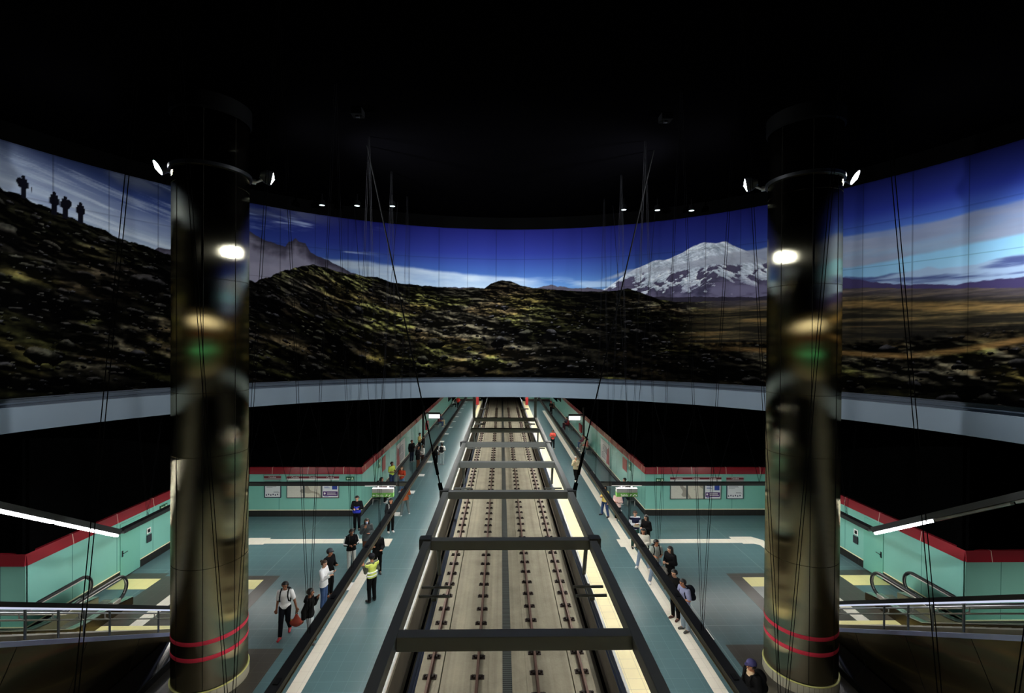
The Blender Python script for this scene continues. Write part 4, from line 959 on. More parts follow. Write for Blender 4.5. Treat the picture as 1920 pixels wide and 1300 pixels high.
def sdf(prims, h, k=.03, grow=0.0, cuts=()):
    """prims: (a, b, ra, rb, flat) tapered capsules; flat > 1 squeezes them front to back. cuts: functions p -> distance (kept where < 0)"""
    pts = np.array([p for a, b, *_ in prims for p in (a, b)], float); rm = max(max(p[2], p[3]) for p in prims)+grow+k+2*h
    lo = pts.min(0)-rm; hi = pts.max(0)+rm; n = np.ceil((hi-lo)/h).astype(int)+1
    ax = [lo[i]+h*np.arange(n[i]) for i in range(3)]
    F = np.full(n, 9.0)
    for a, b, ra, rb, fl in prims:
        a = np.array(a, float); b = np.array(b, float); mr = max(ra, rb)+grow+k+2*h
        i0 = np.maximum(0, np.floor((np.minimum(a, b)-mr-lo)/h).astype(int)); i1 = np.minimum(n, np.ceil((np.maximum(a, b)+mr-lo)/h).astype(int)+1)
        X, Y, Z = np.meshgrid(ax[0][i0[0]:i1[0]], ax[1][i0[1]:i1[1]], ax[2][i0[2]:i1[2]], indexing='ij')
        d = b-a; L = max(1e-9, (d*d).sum()); t = np.clip(((X-a[0])*d[0]+(Y-a[1])*d[1]+(Z-a[2])*d[2])/L, 0, 1)
        r = ra+(rb-ra)*t+grow
        dd = np.sqrt((X-a[0]-d[0]*t)**2+((Y-a[1]-d[1]*t)*fl)**2+(Z-a[2]-d[2]*t)**2)-r
        sub = F[i0[0]:i1[0], i0[1]:i1[1], i0[2]:i1[2]]
        hh = np.clip(.5+.5*(sub-dd)/k, 0, 1); sub[...] = sub*(1-hh)+dd*hh-k*hh*(1-hh)
    if cuts:
        X, Y, Z = np.meshgrid(*ax, indexing='ij')
        for c in cuts: F = np.maximum(F, c(X, Y, Z))
    F[[0, -1]] = 9; F[:, [0, -1]] = 9; F[:, :, [0, -1]] = 9
    return surface_nets(F, lo, h)

def sdf_obj(name, prims, h, m, parent, k=.03, grow=0.0, cuts=()):
    V, Q = sdf(prims, h, k, grow, cuts)
    if not len(Q): return None
    me = bpy.data.meshes.new(name); me.from_pydata([tuple(v) for v in V.tolist()], [], [tuple(q) for q in Q.tolist()]); me.update()
    me.polygons.foreach_set('use_smooth', [True]*len(me.polygons)); me.materials.append(m)
    o = bpy.data.objects.new(name, me); COL.objects.link(o); o.parent = parent; return o

def cloth(rgb, rough=.85):
    rgb = [v*(.62 if max(rgb) < 60 else 1) for v in rgb]
    return M('cloth_%d_%d_%d' % tuple(rgb), rgb, rough, var=.14, scale=14, spec=.12)
SKIN = {'l': M('skin_light', (206, 158, 130), .55, var=.05), 'm': M('skin_brown', (172, 116, 86), .55, var=.05), 'd': M('skin_dark', (134, 88, 64), .55, var=.05)}
HAIRM = {'k': M('hair_black', (18, 15, 14), .45, var=.2, scale=40), 'b': M('hair_brown', (62, 42, 30), .5, var=.2, scale=40), 'g': M('hair_grey', (170, 166, 160), .6, var=.2, scale=40)}
eye_m = M('eye_dark', (24, 18, 16), .25); lip_m = M('lips', (150, 84, 76), .5)

def person(label, x, y, head=180, ht=1.68, arms=('down', 'down'), legs='stand', shirt=((220, 220, 218), 'long', .012), trousers=((24, 26, 34), 'long'), shoes=(30, 28, 28),
           skin='m', hair=('short', 'k'), hat=None, turn=0, lean=0.0, z=0.0, mask=False, vest=None, group=None):
    near = y < 31; h = .0125 if near else (.018 if y < 45 else .026)
    f = ht/1.70
    t = thing('person', label, 'person', (x, y, z), group, -math.radians(head)); LOC[t.name] = Vector((0, 0, 0))
    sit = legs == 'sit'; pz = (.55 if sit else .95)
    V = lambda *p: np.array(p, float)
    ln = lambda p: V(p[0], p[1]+lean*max(0, p[2]-pz), p[2])
    up = pz-.95
    pel, bel, che, nb = V(0, 0, .94+up), V(0, -.005, 1.08+up), ln(V(0, .0, 1.28+up)), ln(V(0, -.015, 1.42+up))
    hc = ln(V(0, .015, 1.59+up)); tr = math.radians(-turn); fw = V(-math.sin(tr), math.cos(tr), 0); sd = V(math.cos(tr), math.sin(tr), 0); U = V(0, 0, 1)
    torso = [(V(-.055, 0, .93+up), V(.055, 0, .93+up), .108, .108, 1.12), (pel, bel, .125, .115, 1.25), (bel, che, .118, .135, 1.3), (ln(V(-.06, 0, 1.29+up)), ln(V(.06, 0, 1.29+up)), .115, .115, 1.2), (ln(V(-.10, -.01, 1.385+up)), ln(V(.10, -.01, 1.385+up)), .062, .062, 1.0)]
    headp = [(nb, hc-U*.07, .056, .052, 1), (hc+U*.03-fw*.012, hc+U*.032+fw*.008, .090, .088, 1), (hc-U*.02+fw*.025, hc-U*.065+fw*.045, .070, .044, 1)]
    face = [(hc+fw*.092+U*.012, hc+fw*.112-U*.022, .010, .016, 1), (hc+fw*.075+U*.032-sd*.03, hc+fw*.075+U*.032+sd*.03, .022, .022, 1)]
    ears = [(hc+sd*.088*q+U*.01, hc+sd*.092*q-U*.02, .018, .012, 1) for q in (1, -1)]
    armp = {}; handp = []; elb = {}
    for s, a in zip((-1, 1), arms):
        S = ln(V(s*.175, -.01, 1.385+up))
        E, W = {'down': ((s*.05, -.02, -.28), (s*.02, .06, -.245)), 'fold': ((s*.06, .05, -.27), (-s*.21, .13, .03)), 'front': ((s*.07, .0, -.27), (-s*.13, .20, .01)),
                'phone': ((s*.05, .10, -.25), (-s*.13, .10, .22)), 'raise': ((s*.04, .07, -.27), (-s*.06, .21, .11)), 'out': ((s*.10, .0, -.27), (s*.08, .05, -.245)),
                'lap': ((s*.04, .08, -.26), (-s*.06, .22, -.03)), 'back': ((s*.06, -.12, -.25), (-s*.06, -.02, -.25)), 'hip': ((s*.15, -.04, -.24), (-s*.16, .08, -.16)), 'fwd': ((s*.03, .16, -.22), (-s*.02, .24, .0))}[a]
        E = S+V(*E); W = E+V(*W); d = (W-E)/np.linalg.norm(W-E)
        armp[s] = [(S, E, .056, .043, 1), (E, W, .042, .029, 1)]; elb[s] = (S, E, W)
        # hand: palm, four bent fingers, thumb from the side of the palm
        side = np.cross(d, V(0, 1, 0) if abs(d[1]) < .8 else V(0, 0, 1)); side /= np.linalg.norm(side); nrm = np.cross(side, d)
        kn = W+d*.085; hp = [(W, W+d*.03, .027, .026, 1)]
        hp += [(W+d*.03-side*.018, kn-side*.027, .016, .013, 1), (W+d*.03+side*.018, kn+side*.027, .016, .013, 1), (W+d*.03, kn, .018, .015, 1)]
        for i, (o, Lf) in enumerate(((-.033, .062), (-.011, .078), (.011, .084), (.033, .072))):
            b = kn+side*o; c = b+d*Lf*.55-nrm*s*.012; hp += [(b, c, .0095, .0088, 1), (c, c+d*Lf*.35-nrm*s*.03, .0088, .0072, 1)]
        th = W+d*.03+side*.024*(s if s else 1); c = th+side*.028*s+d*.03; hp += [(th, c, .0125, .011, 1), (c, c+d*.035+side*.006*s, .0105, .0085, 1)]
        handp += hp
    legp = {}; feet = {}
    for s in (-1, 1):
        H = V(s*.088, 0, .90+up)
        K, A, T = {'stand': ((s*.10, .02, .49), (s*.105, -.015, .085), (s*.13, .14, .03)), 'wide': ((s*.17, .02, .49), (s*.24, -.01, .085), (s*.28, .14, .03)),
                   'walk': ((s*.09, .12 if s > 0 else .02, .50), (s*.085, .22 if s > 0 else -.22, .085 if s > 0 else .14), (s*.10, .38 if s > 0 else -.10, .035 if s > 0 else .03)),
                   'cross': ((s*.06, .03, .49), (-s*.03, .04*s, .085), (-s*.03, .04*s+.15, .03)),
                   'sit': ((s*.12, .44, .51), (s*.12, .42, .085), (s*.14, .57, .03)), 'sprawl': ((s*.14, .42, .52), (s*.15, .66, .085), (s*.17, .80, .05))}[legs if not (sit and legs != 'sit') else 'sit']
        K, A, T = V(*K), V(*A), V(*T)
        legp[s] = [(H, K, .088, .055, 1), (K, A, .055, .036, 1)]; feet[s] = (A, T)
    footp = [q for s in (-1, 1) for q in [(feet[s][0], feet[s][0]*.6+feet[s][1]*.4-V(0, 0, .01), .038, .036, 1), (feet[s][0]*.8+feet[s][1]*.2-V(0, 0, .03), feet[s][1], .040, .030, 1)]]
    sc = lambda P: [(a*f, b*f, ra*f, rb*f, fl) for a, b, ra, rb, fl in P]
    legs_all = legp[-1]+legp[1]; arms_all = armp[-1]+armp[1]
    body_prims = torso+headp+legs_all+arms_all+footp
    body = sdf_obj('body', sc(body_prims+face+ears+(handp if near else [(q[0], q[1], q[2], q[3], 1) for q in handp])), h if not near else .0115, SKIN[skin], t, k=.018)
    # shirt or jacket
    scol, sleeve, th = shirt[:3]
    sl = []
    for s in (-1, 1):
        S, E, W = elb[s]
        if sleeve == 'long': sl += [(S, E, .058, .046, 1), (E, E+(W-E)*.93, .046, .036, 1)]
        elif sleeve == 'short': sl += [(S, S+(E-S)*.75, .060, .056, 1)]
        else: sl += [(S, S+(E-S)*.10, .050, .050, 1)]
    hem = (.86 if sleeve != 'coat' else .6)+up
    hemz = (shirt[3] if len(shirt) > 3 else .87)+up
    tp = list(torso)
    if hemz < .86+up: tp += [(V(-.05, 0, hemz), V(-.05, 0, .95+up), .13, .11, 1.15), (V(.05, 0, hemz), V(.05, 0, .95+up), .13, .11, 1.15)]
    neckc = [(nb-U*.02, nb+U*.015, .072, .062, 1)]
    zt = nb[2]*f+.028
    cut = [lambda X, Y, Z, a=hemz*f: a-Z, lambda X, Y, Z: np.maximum(Z-zt, -9) if sleeve != 'hood' else Z-99]
    armcut_all = max(elb[-1][2][2], elb[1][2][2])*f > zt
    if armcut_all: cut = cut[:1]
    sdf_obj('jacket' if th > .02 else 'shirt', sc(tp+sl+neckc), h, cloth(scol), t, k=.025, grow=th, cuts=cut)
    # trousers, shoes
    tcol, tl = trousers[:2]; P = [torso[0], (pel, bel, .118, .10, 1.2)]
    for s in (-1, 1):
        A, T = feet[s]; H, K = legp[s][0][:2]
        P += [(H, K, .092, .064, 1), (K, K+(A-K)*(.97 if tl == 'long' else .35), .062, .050 if tl == 'long' else .058, 1)]
    wz = (1.02+up)*f
    sdf_obj('trousers' if tl == 'long' else 'shorts', sc(P), h, cloth(tcol), t, k=.02, grow=.012, cuts=[lambda X, Y, Z: Z-wz])
    for s in (-1, 1):
        A, T = feet[s]
        sdf_obj('shoe', sc([(A*.9+T*.1-V(0, 0, .035), T, .046, .038, 1), (A-V(0, .02, .03), A*.9+T*.1-V(0, 0, .04), .044, .044, 1)]), min(h, .02), M('shoe_%d_%d_%d' % tuple(shoes), shoes, .5), t, k=.02, grow=.004, cuts=[lambda X, Y, Z: .004-Z])
    # hair / hat
    style, hk = hair
    C = hc*f; fw3 = fw
    HP = [(hc+U*.032-fw*.018, hc+U*.04+fw*.002, .094, .092, 1)]
    if style in ('short', 'long', 'bun'):
        HP += [(hc+sd*q*.062+U*.02-fw*.02, hc+sd*q*.062+U*.05-fw*.0, .040, .036, 1) for q in (1, -1)]
    if style == 'long': HP += [(hc-fw*.05, hc-fw*.085-U*.20, .082, .075, 1), (hc-fw*.085-U*.2, hc-fw*.10-U*.33, .08, .05, 1)]+[(hc+sd*q*.07+U*.01-fw*.03, hc+sd*q*.09-U*.15-fw*.03, .042, .034, 1) for q in (1, -1)]
    if style == 'bun': HP += [(hc-fw*.11+U*.06, hc-fw*.13+U*.07, .042, .04, 1)]
    def facecut(X, Y, Z):
        u = (X-C[0])*fw3[0]+(Y-C[1])*fw3[1]; w = Z-C[2]
        return np.minimum(u-.035*f, .052*f-w) if style != 'long' else np.minimum(u-.03*f, .055*f-w)
    zlow = (hc[2]-(.05 if style != 'long' else .40))*f
    if style != 'bald': sdf_obj('hair', sc(HP), min(h, .02), HAIRM[hk], t, k=.02, grow=.010, cuts=[facecut, lambda X, Y, Z: zlow-Z])
    if hat:
        hm = cloth(hat); zb = (hc[2]+.035)*f
        sdf_obj('cap', sc([(hc+U*.045-fw*.012, hc+U*.055+fw*.004, .100, .096, 1), (hc+U*.055+fw*.08-sd*.03, hc+U*.05+fw*.14-sd*.015, .022, .016, 1), (hc+U*.055+fw*.08+sd*.03, hc+U*.05+fw*.14+sd*.015, .022, .016, 1)]), min(h, .02), hm, t, k=.02, grow=.012, cuts=[lambda X, Y, Z: zb-Z])
    if near:
        for q in (-1, 1):
            e = (hc+fw*.088+sd*q*.033+U*.006)*f
            sdf_obj('eye', [(e, e+fw*.002, .0125, .0125, 1)], .005, eye_m, body, k=.002)
        if not mask:
            e = (hc+fw*.083-U*.052)*f; sdf_obj('mouth', [(e-sd*.02, e+sd*.02, .010, .010, 1)], .005, lip_m, body, k=.004)
    if mask: sdf_obj('face_mask', sc([(hc+fw*.075-U*.02, hc+fw*.06-U*.07, .052, .045, 1)]), .012, M('mask_blue', (176, 192, 226), .7), t, k=.01)['label'] = 'pale blue face mask'
    if vest:
        vz = (.90+up)*f
        sdf_obj('vest', sc(list(torso)+[(elb[s][0], elb[s][0]+(elb[s][1]-elb[s][0])*.08, .062, .062, 1) for s in (-1, 1)]), h, cloth(vest), t, k=.025, grow=.03, cuts=[lambda X, Y, Z: vz-Z, lambda X, Y, Z: Z-(nb[2]+.0)*f])['label'] = 'sleeveless vest over the shirt'
    t['_f'] = f
    person.last = dict(elb=elb, f=f, hc=hc, up=up, nb=nb, che=che)
    return t
def at_person(t, p):
    """world point of a local point on a person"""
    a = t.rotation_euler.z; x, y, z = p; L = t.location
    return Vector((L.x+x*math.cos(a)-y*math.sin(a), L.y+x*math.sin(a)+y*math.cos(a), L.z+z))
def backpack(t, rgb, label, big=1.0):
    q = person.last; up = q['up']; f = q['f']
    o = thing('backpack', label, 'backpack', tuple(t.location), 'backpacks', t.rotation_euler.z); LOC[o.name] = Vector((0, 0, 0))
    m = cloth(rgb, .7); yb = -.185*big-.01
    sdf_obj('bag', [((-.08*f, (yb-.02)*f, (1.10+up)*f), (.08*f, (yb-.02)*f, (1.10+up)*f), .10*big, .10*big, 1.1), ((-.07*f, yb*f, (1.32+up)*f), (.07*f, yb*f, (1.32+up)*f), .09*big, .09*big, 1.1), ((0, (yb-.02)*f, (1.1+up)*f), (0, yb*f, (1.34+up)*f), .12*big, .11*big, 1.2)], .016, m, o, k=.05)
    sdf_obj('front_pocket', [((-.05*f, (yb-.11)*f, (1.08+up)*f), (.05*f, (yb-.11)*f, (1.08+up)*f), .055*big, .055*big, 1.2)], .014, m, o, k=.03)
    for s in (-1, 1):
        pts = [(s*.10, -.13, 1.40), (s*.115, -.03, 1.468), (s*.115, .09, 1.42), (s*.12, .145, 1.30), (s*.14, .12, 1.16), (s*.16, 0.0, 1.08), (s*.13, -.12, 1.06)]
        sdf_obj('strap', [((a[0]*f, a[1]*f, (a[2]+up)*f), (b[0]*f, b[1]*f, (b[2]+up)*f), .021, .021, 1) for a, b in zip(pts[:-1], pts[1:])], .012, m, o, k=.01)
    return o

W_, K_ = (250, 250, 248), (22, 22, 24); NAVY = (30, 36, 58); JEAN = (74, 98, 136); LJEAN = (134, 152, 174)
# ---- left hall and platform
p = person('person in a white T-shirt walking towards the stairs with a backpack and a red bag', -6.90, 15.2, 172, 1.70, ('out', 'down'), 'walk', (W_, 'short', .016), (( 24, 26, 36), 'long'), (176, 44, 56), 'd', ('short', 'k'))
q = person.last; hand = q['elb'][-1][2]*q['f']
backpack(p, (26, 28, 34), 'dark backpack with two straps on the walking person in a white T-shirt')
wp = at_person(p, (hand[0]-.01, hand[1]+.02, hand[2]-.10))
b = thing('carrier_bag', 'red and orange bag hanging from the hand of the walking person', 'bag', tuple(wp), None, p.rotation_euler.z); LOC[b.name] = Vector((0, 0, 0))
sdf_obj('bag_body', [((-.12, 0, -.36), (.12, 0, -.36), .09, .09, 1.2), ((0, 0, -.36), (0, 0, -.14), .15, .05, 1.5)], .014, M('bag_red', (160, 62, 44), .6, var=.35, scale=9), b, k=.06)
sdf_obj('bag_handle', [((-.03, 0, -.14), (-.02, 0, .01), .012, .012, 1), ((.03, 0, -.14), (.02, 0, .01), .012, .012, 1), ((-.02, 0, .01), (.02, 0, .01), .012, .012, 1)], .009, M('bag_dark_handle', (40, 30, 30), .6), b, k=.005)
sdf_obj('side_stripe', [((.12, .02, -.40), (.16, .02, -.26), .04, .02, 1)], .012, M('bag_yellow', (196, 150, 70), .6), b, k=.01)['label'] = 'yellow corner of the bag'
p = person('person in a black hooded jacket and pale grey trousers holding a hand to the face', -5.93, 14.75, 78, 1.70, ('phone', 'back'), 'stand', ((26, 26, 28), 'long', .035, .86), ((176, 184, 188), 'long'), (60, 60, 64), 'd', ('short', 'k'))
sdf_obj('hood', [((-.08, -.10, 1.42), (.08, -.10, 1.42), .055, .055, 1), ((-.05, -.13, 1.36), (.05, -.13, 1.36), .05, .05, 1)], .014, cloth((26, 26, 28)), p, k=.03)
person('person in a white shirt and blue jeans with raised hands, fair hair tied back', -6.25, 16.75, 95, 1.66, ('raise', 'raise'), 'stand', ((244, 245, 250), 'long', .022, .80), ((62, 84, 122), 'long'), (70, 76, 100), 'l', ('bun', 'b'), turn=20)
person('person in a grey flat cap, black jacket and black trousers beside the white shirt', -6.32, 17.5, 110, 1.74, ('front', 'down'), 'stand', ((24, 25, 28), 'long', .03, .80), (K_, 'long'), (112, 66, 46), 'm', ('short', 'k'), (74, 76, 82))
p = person('person in a black track jacket with white sleeve stripes and pale grey trousers', -6.15, 19.5, 150, 1.68, ('front', 'front'), 'stand', ((26, 26, 28), 'long', .026, .85), ((176, 178, 174), 'long'), (150, 160, 176), 'd', ('short', 'k'))
q = person.last
for s in (-1, 1):
    S, E, W = q['elb'][s]; f = q['f']; o = np.array((s*.066, .012, .026))
    sdf_obj('sleeve_stripe', [((S+o)*f, (E+o)*f, .032, .030, 1), ((E+o)*f, (W+o*.5)*f, .030, .026, 1)], .012, cloth((214, 214, 212)), p, k=.01)
backpack(p, (24, 24, 28), 'black backpack on the person in the striped track jacket')
person('person in a face mask, dark grey jacket and brown trousers behind the track jacket', -5.86, 20.7, 165, 1.68, ('front', 'phone'), 'stand', ((70, 76, 78), 'long', .03, .75), ((82, 52, 40), 'long'), (60, 50, 46), 'm', ('long', 'k'), mask=True)
p = person('person in a black and bright blue hooded jacket standing alone by the map wall', -7.20, 23.7, 175, 1.70, ('front', 'front'), 'stand', ((24, 24, 30), 'long', .03, .82), ((22, 22, 28), 'long'), K_, 'l', ('short', 'k'))
f = person.last['f']
sdf_obj('blue_front', [((-.09*f, .05*f, .96*f), (.09*f, .05*f, .96*f), .118, .118, 1.1), ((-.07*f, .06*f, 1.12*f), (.07*f, .06*f, 1.12*f), .105, .105, 1.1)], .014, cloth((52, 62, 186)), p, k=.04, cuts=[lambda X, Y, Z: .03-Y])['label'] = 'bright blue lower front of the jacket'
p = person('person in a high-visibility yellow vest and black cap facing away from the tracks', -4.65, 17.1, -48, 1.72, ('raise', 'front'), 'stand', ((84, 88, 78), 'long', .02), (K_, 'long'), K_, 'm', ('short', 'k'), (30, 32, 40), vest=(216, 232, 116))
f = person.last['f']
for zz in (.97, 1.09):
    sdf_obj('reflective_stripe', [((-.055*f, 0, zz*f), (.055*f, 0, zz*f), .115, .115, 1.18)], .012, M('reflective_silver', (232, 236, 232), .3), p, k=.01, grow=.048, cuts=[lambda X, Y, Z, c=zz*f: np.abs(Z-c)-.024])
p = person('person in a black coat with a shoulder bag in front of the yellow vest', -5.0, 19.2, 165, 1.68, ('lap', 'raise'), 'stand', ((24, 24, 26), 'long', .032, .78), (K_, 'long'), (40, 38, 38), 'm', ('long', 'k'))
p = person('person in black leggings and white trainers half hidden by the left light bar', -5.45, 23.4, 150, 1.66, ('front', 'down'), 'stand', ((40, 40, 44), 'long', .025), (K_, 'long'), (214, 206, 204), 'm', ('long', 'k'))
backpack(p, (168, 172, 168), 'pale grey backpack on the person in black leggings')
person('person in a rust-brown jacket, grey trousers and white trainers beyond the left light bar', -5.2, 25.7, -40, 1.72, ('front', 'front'), 'wide', ((142, 74, 44), 'long', .03, .84), ((104, 112, 112), 'long'), (216, 216, 212), 'm', ('short', 'k'))
person('person in a lime yellow T-shirt standing by the left platform wall', -7.02, 30.4, 120, 1.72, ('front', 'front'), 'stand', ((178, 196, 84), 'short', .018), ((44, 56, 88), 'long'), (40, 40, 44), 'd', ('short', 'k'))
person('person in an orange-red T-shirt and jeans with folded arms', -6.22, 29.7, -160, 1.62, ('fold', 'fold'), 'stand', ((188, 68, 46), 'short', .018), ((88, 116, 150), 'long'), (204, 204, 204), 'l', ('long', 'b'))
person('person seated on the left bench in dark clothes, nearer the camera', -7.2, 27.75, 90, 1.66, ('lap', 'lap'), 'sit', ((40, 36, 38), 'long', .02), ((34, 34, 42), 'long'), (206, 206, 206), 'm', ('long', 'k'))
person('person seated on the left bench with long black hair, farther from the camera', -7.2, 28.5, 90, 1.66, ('lap', 'lap'), 'sit', ((70, 40, 42), 'long', .02), ((30, 30, 36), 'long'), (190, 190, 190), 'm', ('long', 'k'))
p = person('person in a black jacket leaning towards the left wall past the white poster', -7.05, 37.3, 130, 1.72, ('front', 'down'), 'stand', ((24, 25, 28), 'long', .04, .78), ((40, 46, 66), 'long'), (150, 150, 156), 'm', ('short', 'k'))
person('person in a long black coat and brown trousers near the black pole', -6.2, 35.3, 110, 1.68, ('down', 'front'), 'stand', ((24, 24, 28), 'long', .035, .70), ((92, 58, 42), 'long'), (60, 46, 40), 'm', ('long', 'k'))
person('person in a white top beside the long black coat', -5.95, 35.95, -120, 1.66, ('front', 'front'), 'stand', ((218, 218, 214), 'long', .02), ((60, 44, 40), 'long'), (180, 176, 170), 'l', ('long', 'k'))
person('person in a pale yellow top by the left wall behind the black pole', -6.95, 40.3, 100, 1.70, ('front', 'front'), 'stand', ((214, 192, 120), 'short', .018), ((30, 32, 40), 'long'), (60, 60, 60), 'm', ('short', 'k'))
person('person in dark clothes beside the pale yellow top', -6.5, 39.6, -90, 1.66, ('front', 'front'), 'stand', ((36, 34, 34), 'long', .02), (K_, 'long'), (200, 200, 200), 'm', ('short', 'k'))
p = person('person in a white shirt with a black backpack walking away on the left platform', -4.55, 36.4, 4, 1.70, ('down', 'front'), 'stand', ((222, 222, 220), 'short', .018), ((168, 184, 190), 'long'), (170, 170, 170), 'd', ('short', 'k'))
backpack(p, (24, 24, 28), 'black backpack on the person walking away on the left platform')
person('person in black beside the one walking away with a backpack', -5.08, 36.7, 10, 1.64, ('front', 'front'), 'stand', ((28, 28, 30), 'short', .018), (K_, 'long'), (222, 216, 206), 'l', ('short', 'k'))
person('person in a dark red top seated on the far left bench beyond the display', -7.0, 53.0, 90, 1.66, ('lap', 'lap'), 'sit', ((110, 60, 66), 'long', .02), ((70, 84, 116), 'long'), (206, 196, 170), 'm', ('short', 'k'))
person('person in pale trousers seated next to the dark red top on the far left bench', -6.95, 54.2, 90, 1.66, ('lap', 'lap'), 'sit', ((66, 70, 96), 'long', .02), ((196, 184, 150), 'long'), (190, 180, 160), 'm', ('short', 'k'))
person('person in a bright red jacket at the far end of the left platform', -6.2, 68.0, 200, 1.72, ('front', 'front'), 'stand', ((206, 66, 56), 'long', .03), ((28, 28, 32), 'long'), (150, 150, 150), 'm', ('short', 'k'))
person('person in a white top at the far end of the left platform', -7.05, 68.9, 90, 1.68, ('lap', 'lap'), 'sit', ((206, 208, 208), 'long', .02), ((40, 40, 46), 'long'), (160, 160, 160), 'm', ('short', 'k'))
# ---- right hall and platform
person('person in a coral red T-shirt and black trousers near the gantry', 4.65, 41.9, 180, 1.70, ('fold', 'fold'), 'stand', ((226, 92, 82), 'short', .02), ((24, 28, 34), 'long'), (190, 180, 160), 'd', ('short', 'k'))
person('person with grey hair in a beige hooded top and black trousers, right platform', 5.15, 32.0, 190, 1.70, ('front', 'phone'), 'cross', ((186, 176, 146), 'long', .03, .84), ((22, 22, 24), 'long'), (212, 206, 196), 'l', ('short', 'g'))
person('person in a yellow top and jeans standing with legs apart, right platform', 5.72, 25.5, 235, 1.66, ('down', 'front'), 'wide', ((234, 206, 120), 'long', .02, .82), ((52, 72, 112), 'long'), (34, 34, 38), 'm', ('long', 'k'))
person('small person in a pink top and black trousers next to the yellow top', 6.28, 24.95, 215, 1.52, ('front', 'front'), 'stand', ((218, 186, 180), 'long', .03, .80), ((26, 26, 30), 'long'), (220, 208, 202), 'm', ('long', 'k'))
person('person in a dark top and blue jeans on the right bench behind the sign', 7.55, 27.5, -100, 1.70, ('lap', 'fwd'), 'sit', ((36, 34, 40), 'long', .02), ((50, 66, 110), 'long'), (216, 216, 214), 'm', ('short', 'k'))
person('person in a white top, farther along the right bench behind the sign', 7.55, 28.3, -90, 1.66, ('lap', 'lap'), 'sit', ((216, 210, 214), 'long', .02), ((44, 44, 52), 'long'), (200, 200, 200), 'l', ('short', 'k'))
p = person('person with white sleeves and a navy vest, arms folded, by the right light bar', 6.22, 21.5, 180, 1.70, ('fold', 'fold'), 'stand', ((226, 228, 236), 'long', .016), ((44, 76, 70), 'long'), K_, 'l', ('short', 'b'), vest=(38, 42, 70))
sdf_obj('held_folder', [((-.10, .235, 1.09), (.10, .235, 1.10), .05, .05, 1.2)], .012, cloth((212, 200, 176)), p, k=.02)
person('person with long dark hair in a black coat behind the navy vest', 6.62, 21.1, 240, 1.66, ('front', 'front'), 'stand', ((26, 24, 26), 'long', .03, .72), ((30, 30, 34), 'long'), (28, 28, 30), 'l', ('long', 'k'))
person('person in a white jacket with long dark hair, jeans and white trainers', 6.0, 19.5, 205, 1.68, ('front', 'front'), 'wide', ((226, 222, 210), 'long', .03, .84), (LJEAN, 'long'), (232, 230, 226), 'm', ('long', 'k'))
p = person('person in a grey T-shirt with black backpack straps and pale jeans', 6.15, 18.33, 178, 1.70, ('front', 'front'), 'wide', ((166, 172, 166), 'short', .02), (LJEAN, 'long'), (232, 230, 226), 'm', ('short', 'k'), turn=-25)
backpack(p, (24, 24, 28), 'black backpack on the person in a grey T-shirt')
p = person('person with very long black hair and black jacket beside the grey T-shirt', 6.52, 17.8, 240, 1.66, ('front', 'front'), 'stand', ((24, 24, 28), 'long', .03, .82), ((30, 30, 34), 'long'), (40, 40, 44), 'l', ('long', 'k'), turn=10)
wp = at_person(p, (-.0, .33, .86))
b = thing('handbag', 'grey-brown handbag held by the person with very long black hair', 'bag', tuple(wp), None, p.rotation_euler.z); LOC[b.name] = Vector((0, 0, 0))
sdf_obj('bag_body', [((-.10, 0, -.08), (.10, 0, -.08), .08, .08, 1.4), ((-.08, 0, .05), (.08, 0, .05), .06, .06, 1.5)], .013, cloth((104, 100, 94)), b, k=.04)
sdf_obj('bag_handle', [((-.07, 0, .10), (-.04, 0, .20), .012, .012, 1), ((-.04, 0, .20), (.04, 0, .20), .012, .012, 1), ((.04, 0, .20), (.07, 0, .10), .012, .012, 1)], .009, cloth((70, 66, 62)), b, k=.005)
person('person with thick black hair in a black T-shirt leaning over, brown shoes', 6.02, 15.9, 238, 1.70, ('down', 'front'), 'stand', ((28, 28, 28), 'short', .02), ((28, 26, 28), 'long'), (78, 50, 42), 'l', ('short', 'k'), lean=.10)
p = person('person in a blue-grey T-shirt and torn jeans with a navy backpack', 6.10, 15.25, 250, 1.70, ('front', 'front'), 'stand', ((142, 148, 182), 'short', .02), ((150, 166, 178), 'long'), (70, 70, 66), 'm', ('short', 'k'), lean=.15)
backpack(p, (30, 34, 52), 'navy backpack on the person in torn jeans', 1.1)
p = person('person in a purple-blue cap and black jacket at the foot of the right column', 6.12, 11.2, 262, 1.74, ('front', 'front'), 'stand', ((24, 24, 26), 'long', .035, .80), (K_, 'long'), K_, 'm', ('short', 'k'), (70, 68, 110))
f = person.last['f']; sdf_obj('collar', [((-.07*f, .03, 1.43*f), (.07*f, .03, 1.43*f), .05, .05, 1), ((-.03*f, .08, 1.40*f), (.03*f, .08, 1.40*f), .04, .04, 1)], .012, cloth((196, 172, 140)), p, k=.02)['label'] = 'pale tan collar'
backpack(p, (22, 22, 24), 'black backpack on the person in the purple-blue cap', 1.15)
for i, (x, y, sh, tr, lb) in enumerate(((7.45, 40.3, (196, 120, 110), (150, 150, 140), 'person in a coral top, nearest on the bench by the right black pole'), (7.45, 41.2, (150, 158, 140), (120, 130, 120), 'person in a sage green top, middle of the bench by the right black pole'), (7.45, 42.1, (120, 70, 84), (70, 90, 120), 'person in a dark pink top, farthest on the bench by the right black pole'))):
    person(lb, x, y, -90, 1.66, ('lap', 'lap'), 'sit', (sh, 'long', .02), (tr, 'long'), (196, 190, 180), 'm', ('short', 'k'))
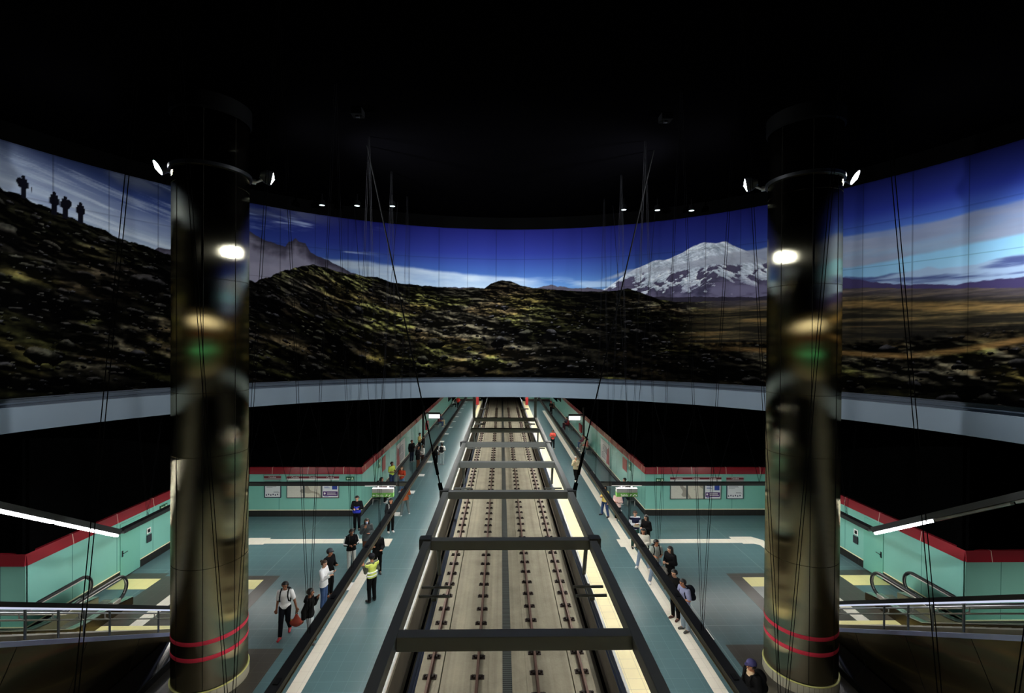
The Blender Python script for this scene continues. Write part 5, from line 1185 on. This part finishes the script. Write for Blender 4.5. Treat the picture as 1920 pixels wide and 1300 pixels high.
for i, (x, y, sh, lb) in enumerate(((7.4, 51.2, (120, 40, 44), 'in a dark red top'), (7.4, 52.3, (60, 50, 66), 'in a dark purple top'))):
    person('person seated on the right bench beyond the display, %s' % lb, x, y, -90, 1.66, ('lap', 'lap'), 'sit', (sh, 'long', .02), ((60, 40, 46), 'long'), (120, 110, 110), 'm', ('short', 'k'))
person('person in a red cap and black clothes at the far end of the right platform', 6.7, 62.5, 200, 1.70, ('front', 'front'), 'stand', ((40, 34, 36), 'long', .03), (K_, 'long'), (80, 76, 76), 'm', ('short', 'k'), (190, 60, 64))
person('person in a brown jacket on the bench at the far end of the right platform', 7.35, 65.0, -90, 1.68, ('lap', 'lap'), 'sit', ((110, 84, 70), 'long', .02), ((50, 50, 54), 'long'), (150, 140, 130), 'm', ('short', 'k'))
# added light troughs, hidden above the platform edges, to brighten the far floor
for x in (-2.7, 3.1):
    t = MB(); t.box(x-.11, 25, 6.3, x-.09, 74, 6.69); t.box(x+.09, 25, 6.3, x+.11, 74, 6.69); struct('trim_19', t, black_m)
    t = MB(); t.box(x-.075, 25.1, 6.62, x+.075, 73.9, 6.64); struct('trim_20', t, EM('added_trough_light', (1.0, .97, .90), 60.0))
# =============================== concourse light, camera, world ===============================
for y in (-3.5, -7.5, -11.5, -15.5):
    t = MB(); t.box(-19, y-.12, 10.70, 19, y+.12, 10.75); struct('trim_16', t, EM('concourse_tube_light', (1.0, .86, .58), 4.5), 'warm tube light on the concourse ceiling behind the viewer')
t = MB(); t.box(-13.4, -18.19, 8.55, -8.6, -18.1, 8.80); t.box(9.0, -18.19, 8.55, 13.8, -18.1, 8.80); struct('trim_17', t, EM('concourse_sign_glow', (.1, .9, .35), 2.2), 'green lit sign on the concourse wall behind the viewer')
cam = bpy.data.cameras.new('camera'); co = bpy.data.objects.new('camera', cam); COL.objects.link(co)
cam.sensor_fit = 'HORIZONTAL'; cam.sensor_width = 36.0; cam.lens = 880/1920*36.0; cam.clip_end = 300; cam.clip_start = .05
co.location = (0, 0, 9.4)
yaw, pitch, roll = math.radians(-1.3), math.radians(-.33), math.radians(.35)
co.matrix_world = Matrix.Translation((0, 0, 9.4)) @ Matrix.Rotation(yaw, 4, 'Z') @ Matrix.Rotation(PI/2+pitch, 4, 'X') @ Matrix.Rotation(roll, 4, 'Z')
SC.camera = co
w = bpy.data.worlds.new('world'); SC.world = w; w.use_nodes = True
w.node_tree.nodes['Background'].inputs[0].default_value = (.4, .45, .5, 1); w.node_tree.nodes['Background'].inputs[1].default_value = 0.0
SC.view_settings.view_transform = 'Standard'; SC.view_settings.look = 'None'; SC.view_settings.gamma = 1.0; SC.view_settings.exposure = 0.0; SC.view_settings.use_curve_mapping = False
cy_ = SC.cycles
cy_.use_denoising = True; cy_.use_adaptive_sampling = True; cy_.adaptive_threshold = 0.02; cy_.max_bounces = 7; cy_.diffuse_bounces = 3; cy_.glossy_bounces = 4; cy_.transmission_bounces = 6; cy_.sample_clamp_indirect = 8.0; cy_.caustics_reflective = False; cy_.caustics_refractive = False
bpy.context.view_layer.update()
# lettering becomes plain meshes
dg = bpy.context.evaluated_depsgraph_get()
for o in [o for o in SC.objects if o.type == 'FONT']:
    me = bpy.data.meshes.new_from_object(o.evaluated_get(dg)); mw = o.matrix_world.copy(); par = o.parent; nm = o.name.split('.')[0]
    pi = o.matrix_parent_inverse.copy(); l, r = o.location.copy(), o.rotation_euler.copy()
    bpy.data.objects.remove(o); n = bpy.data.objects.new(nm, me); COL.objects.link(n); n.parent = par; n.matrix_parent_inverse = pi; n.location = l; n.rotation_euler = r
bpy.context.view_layer.update()
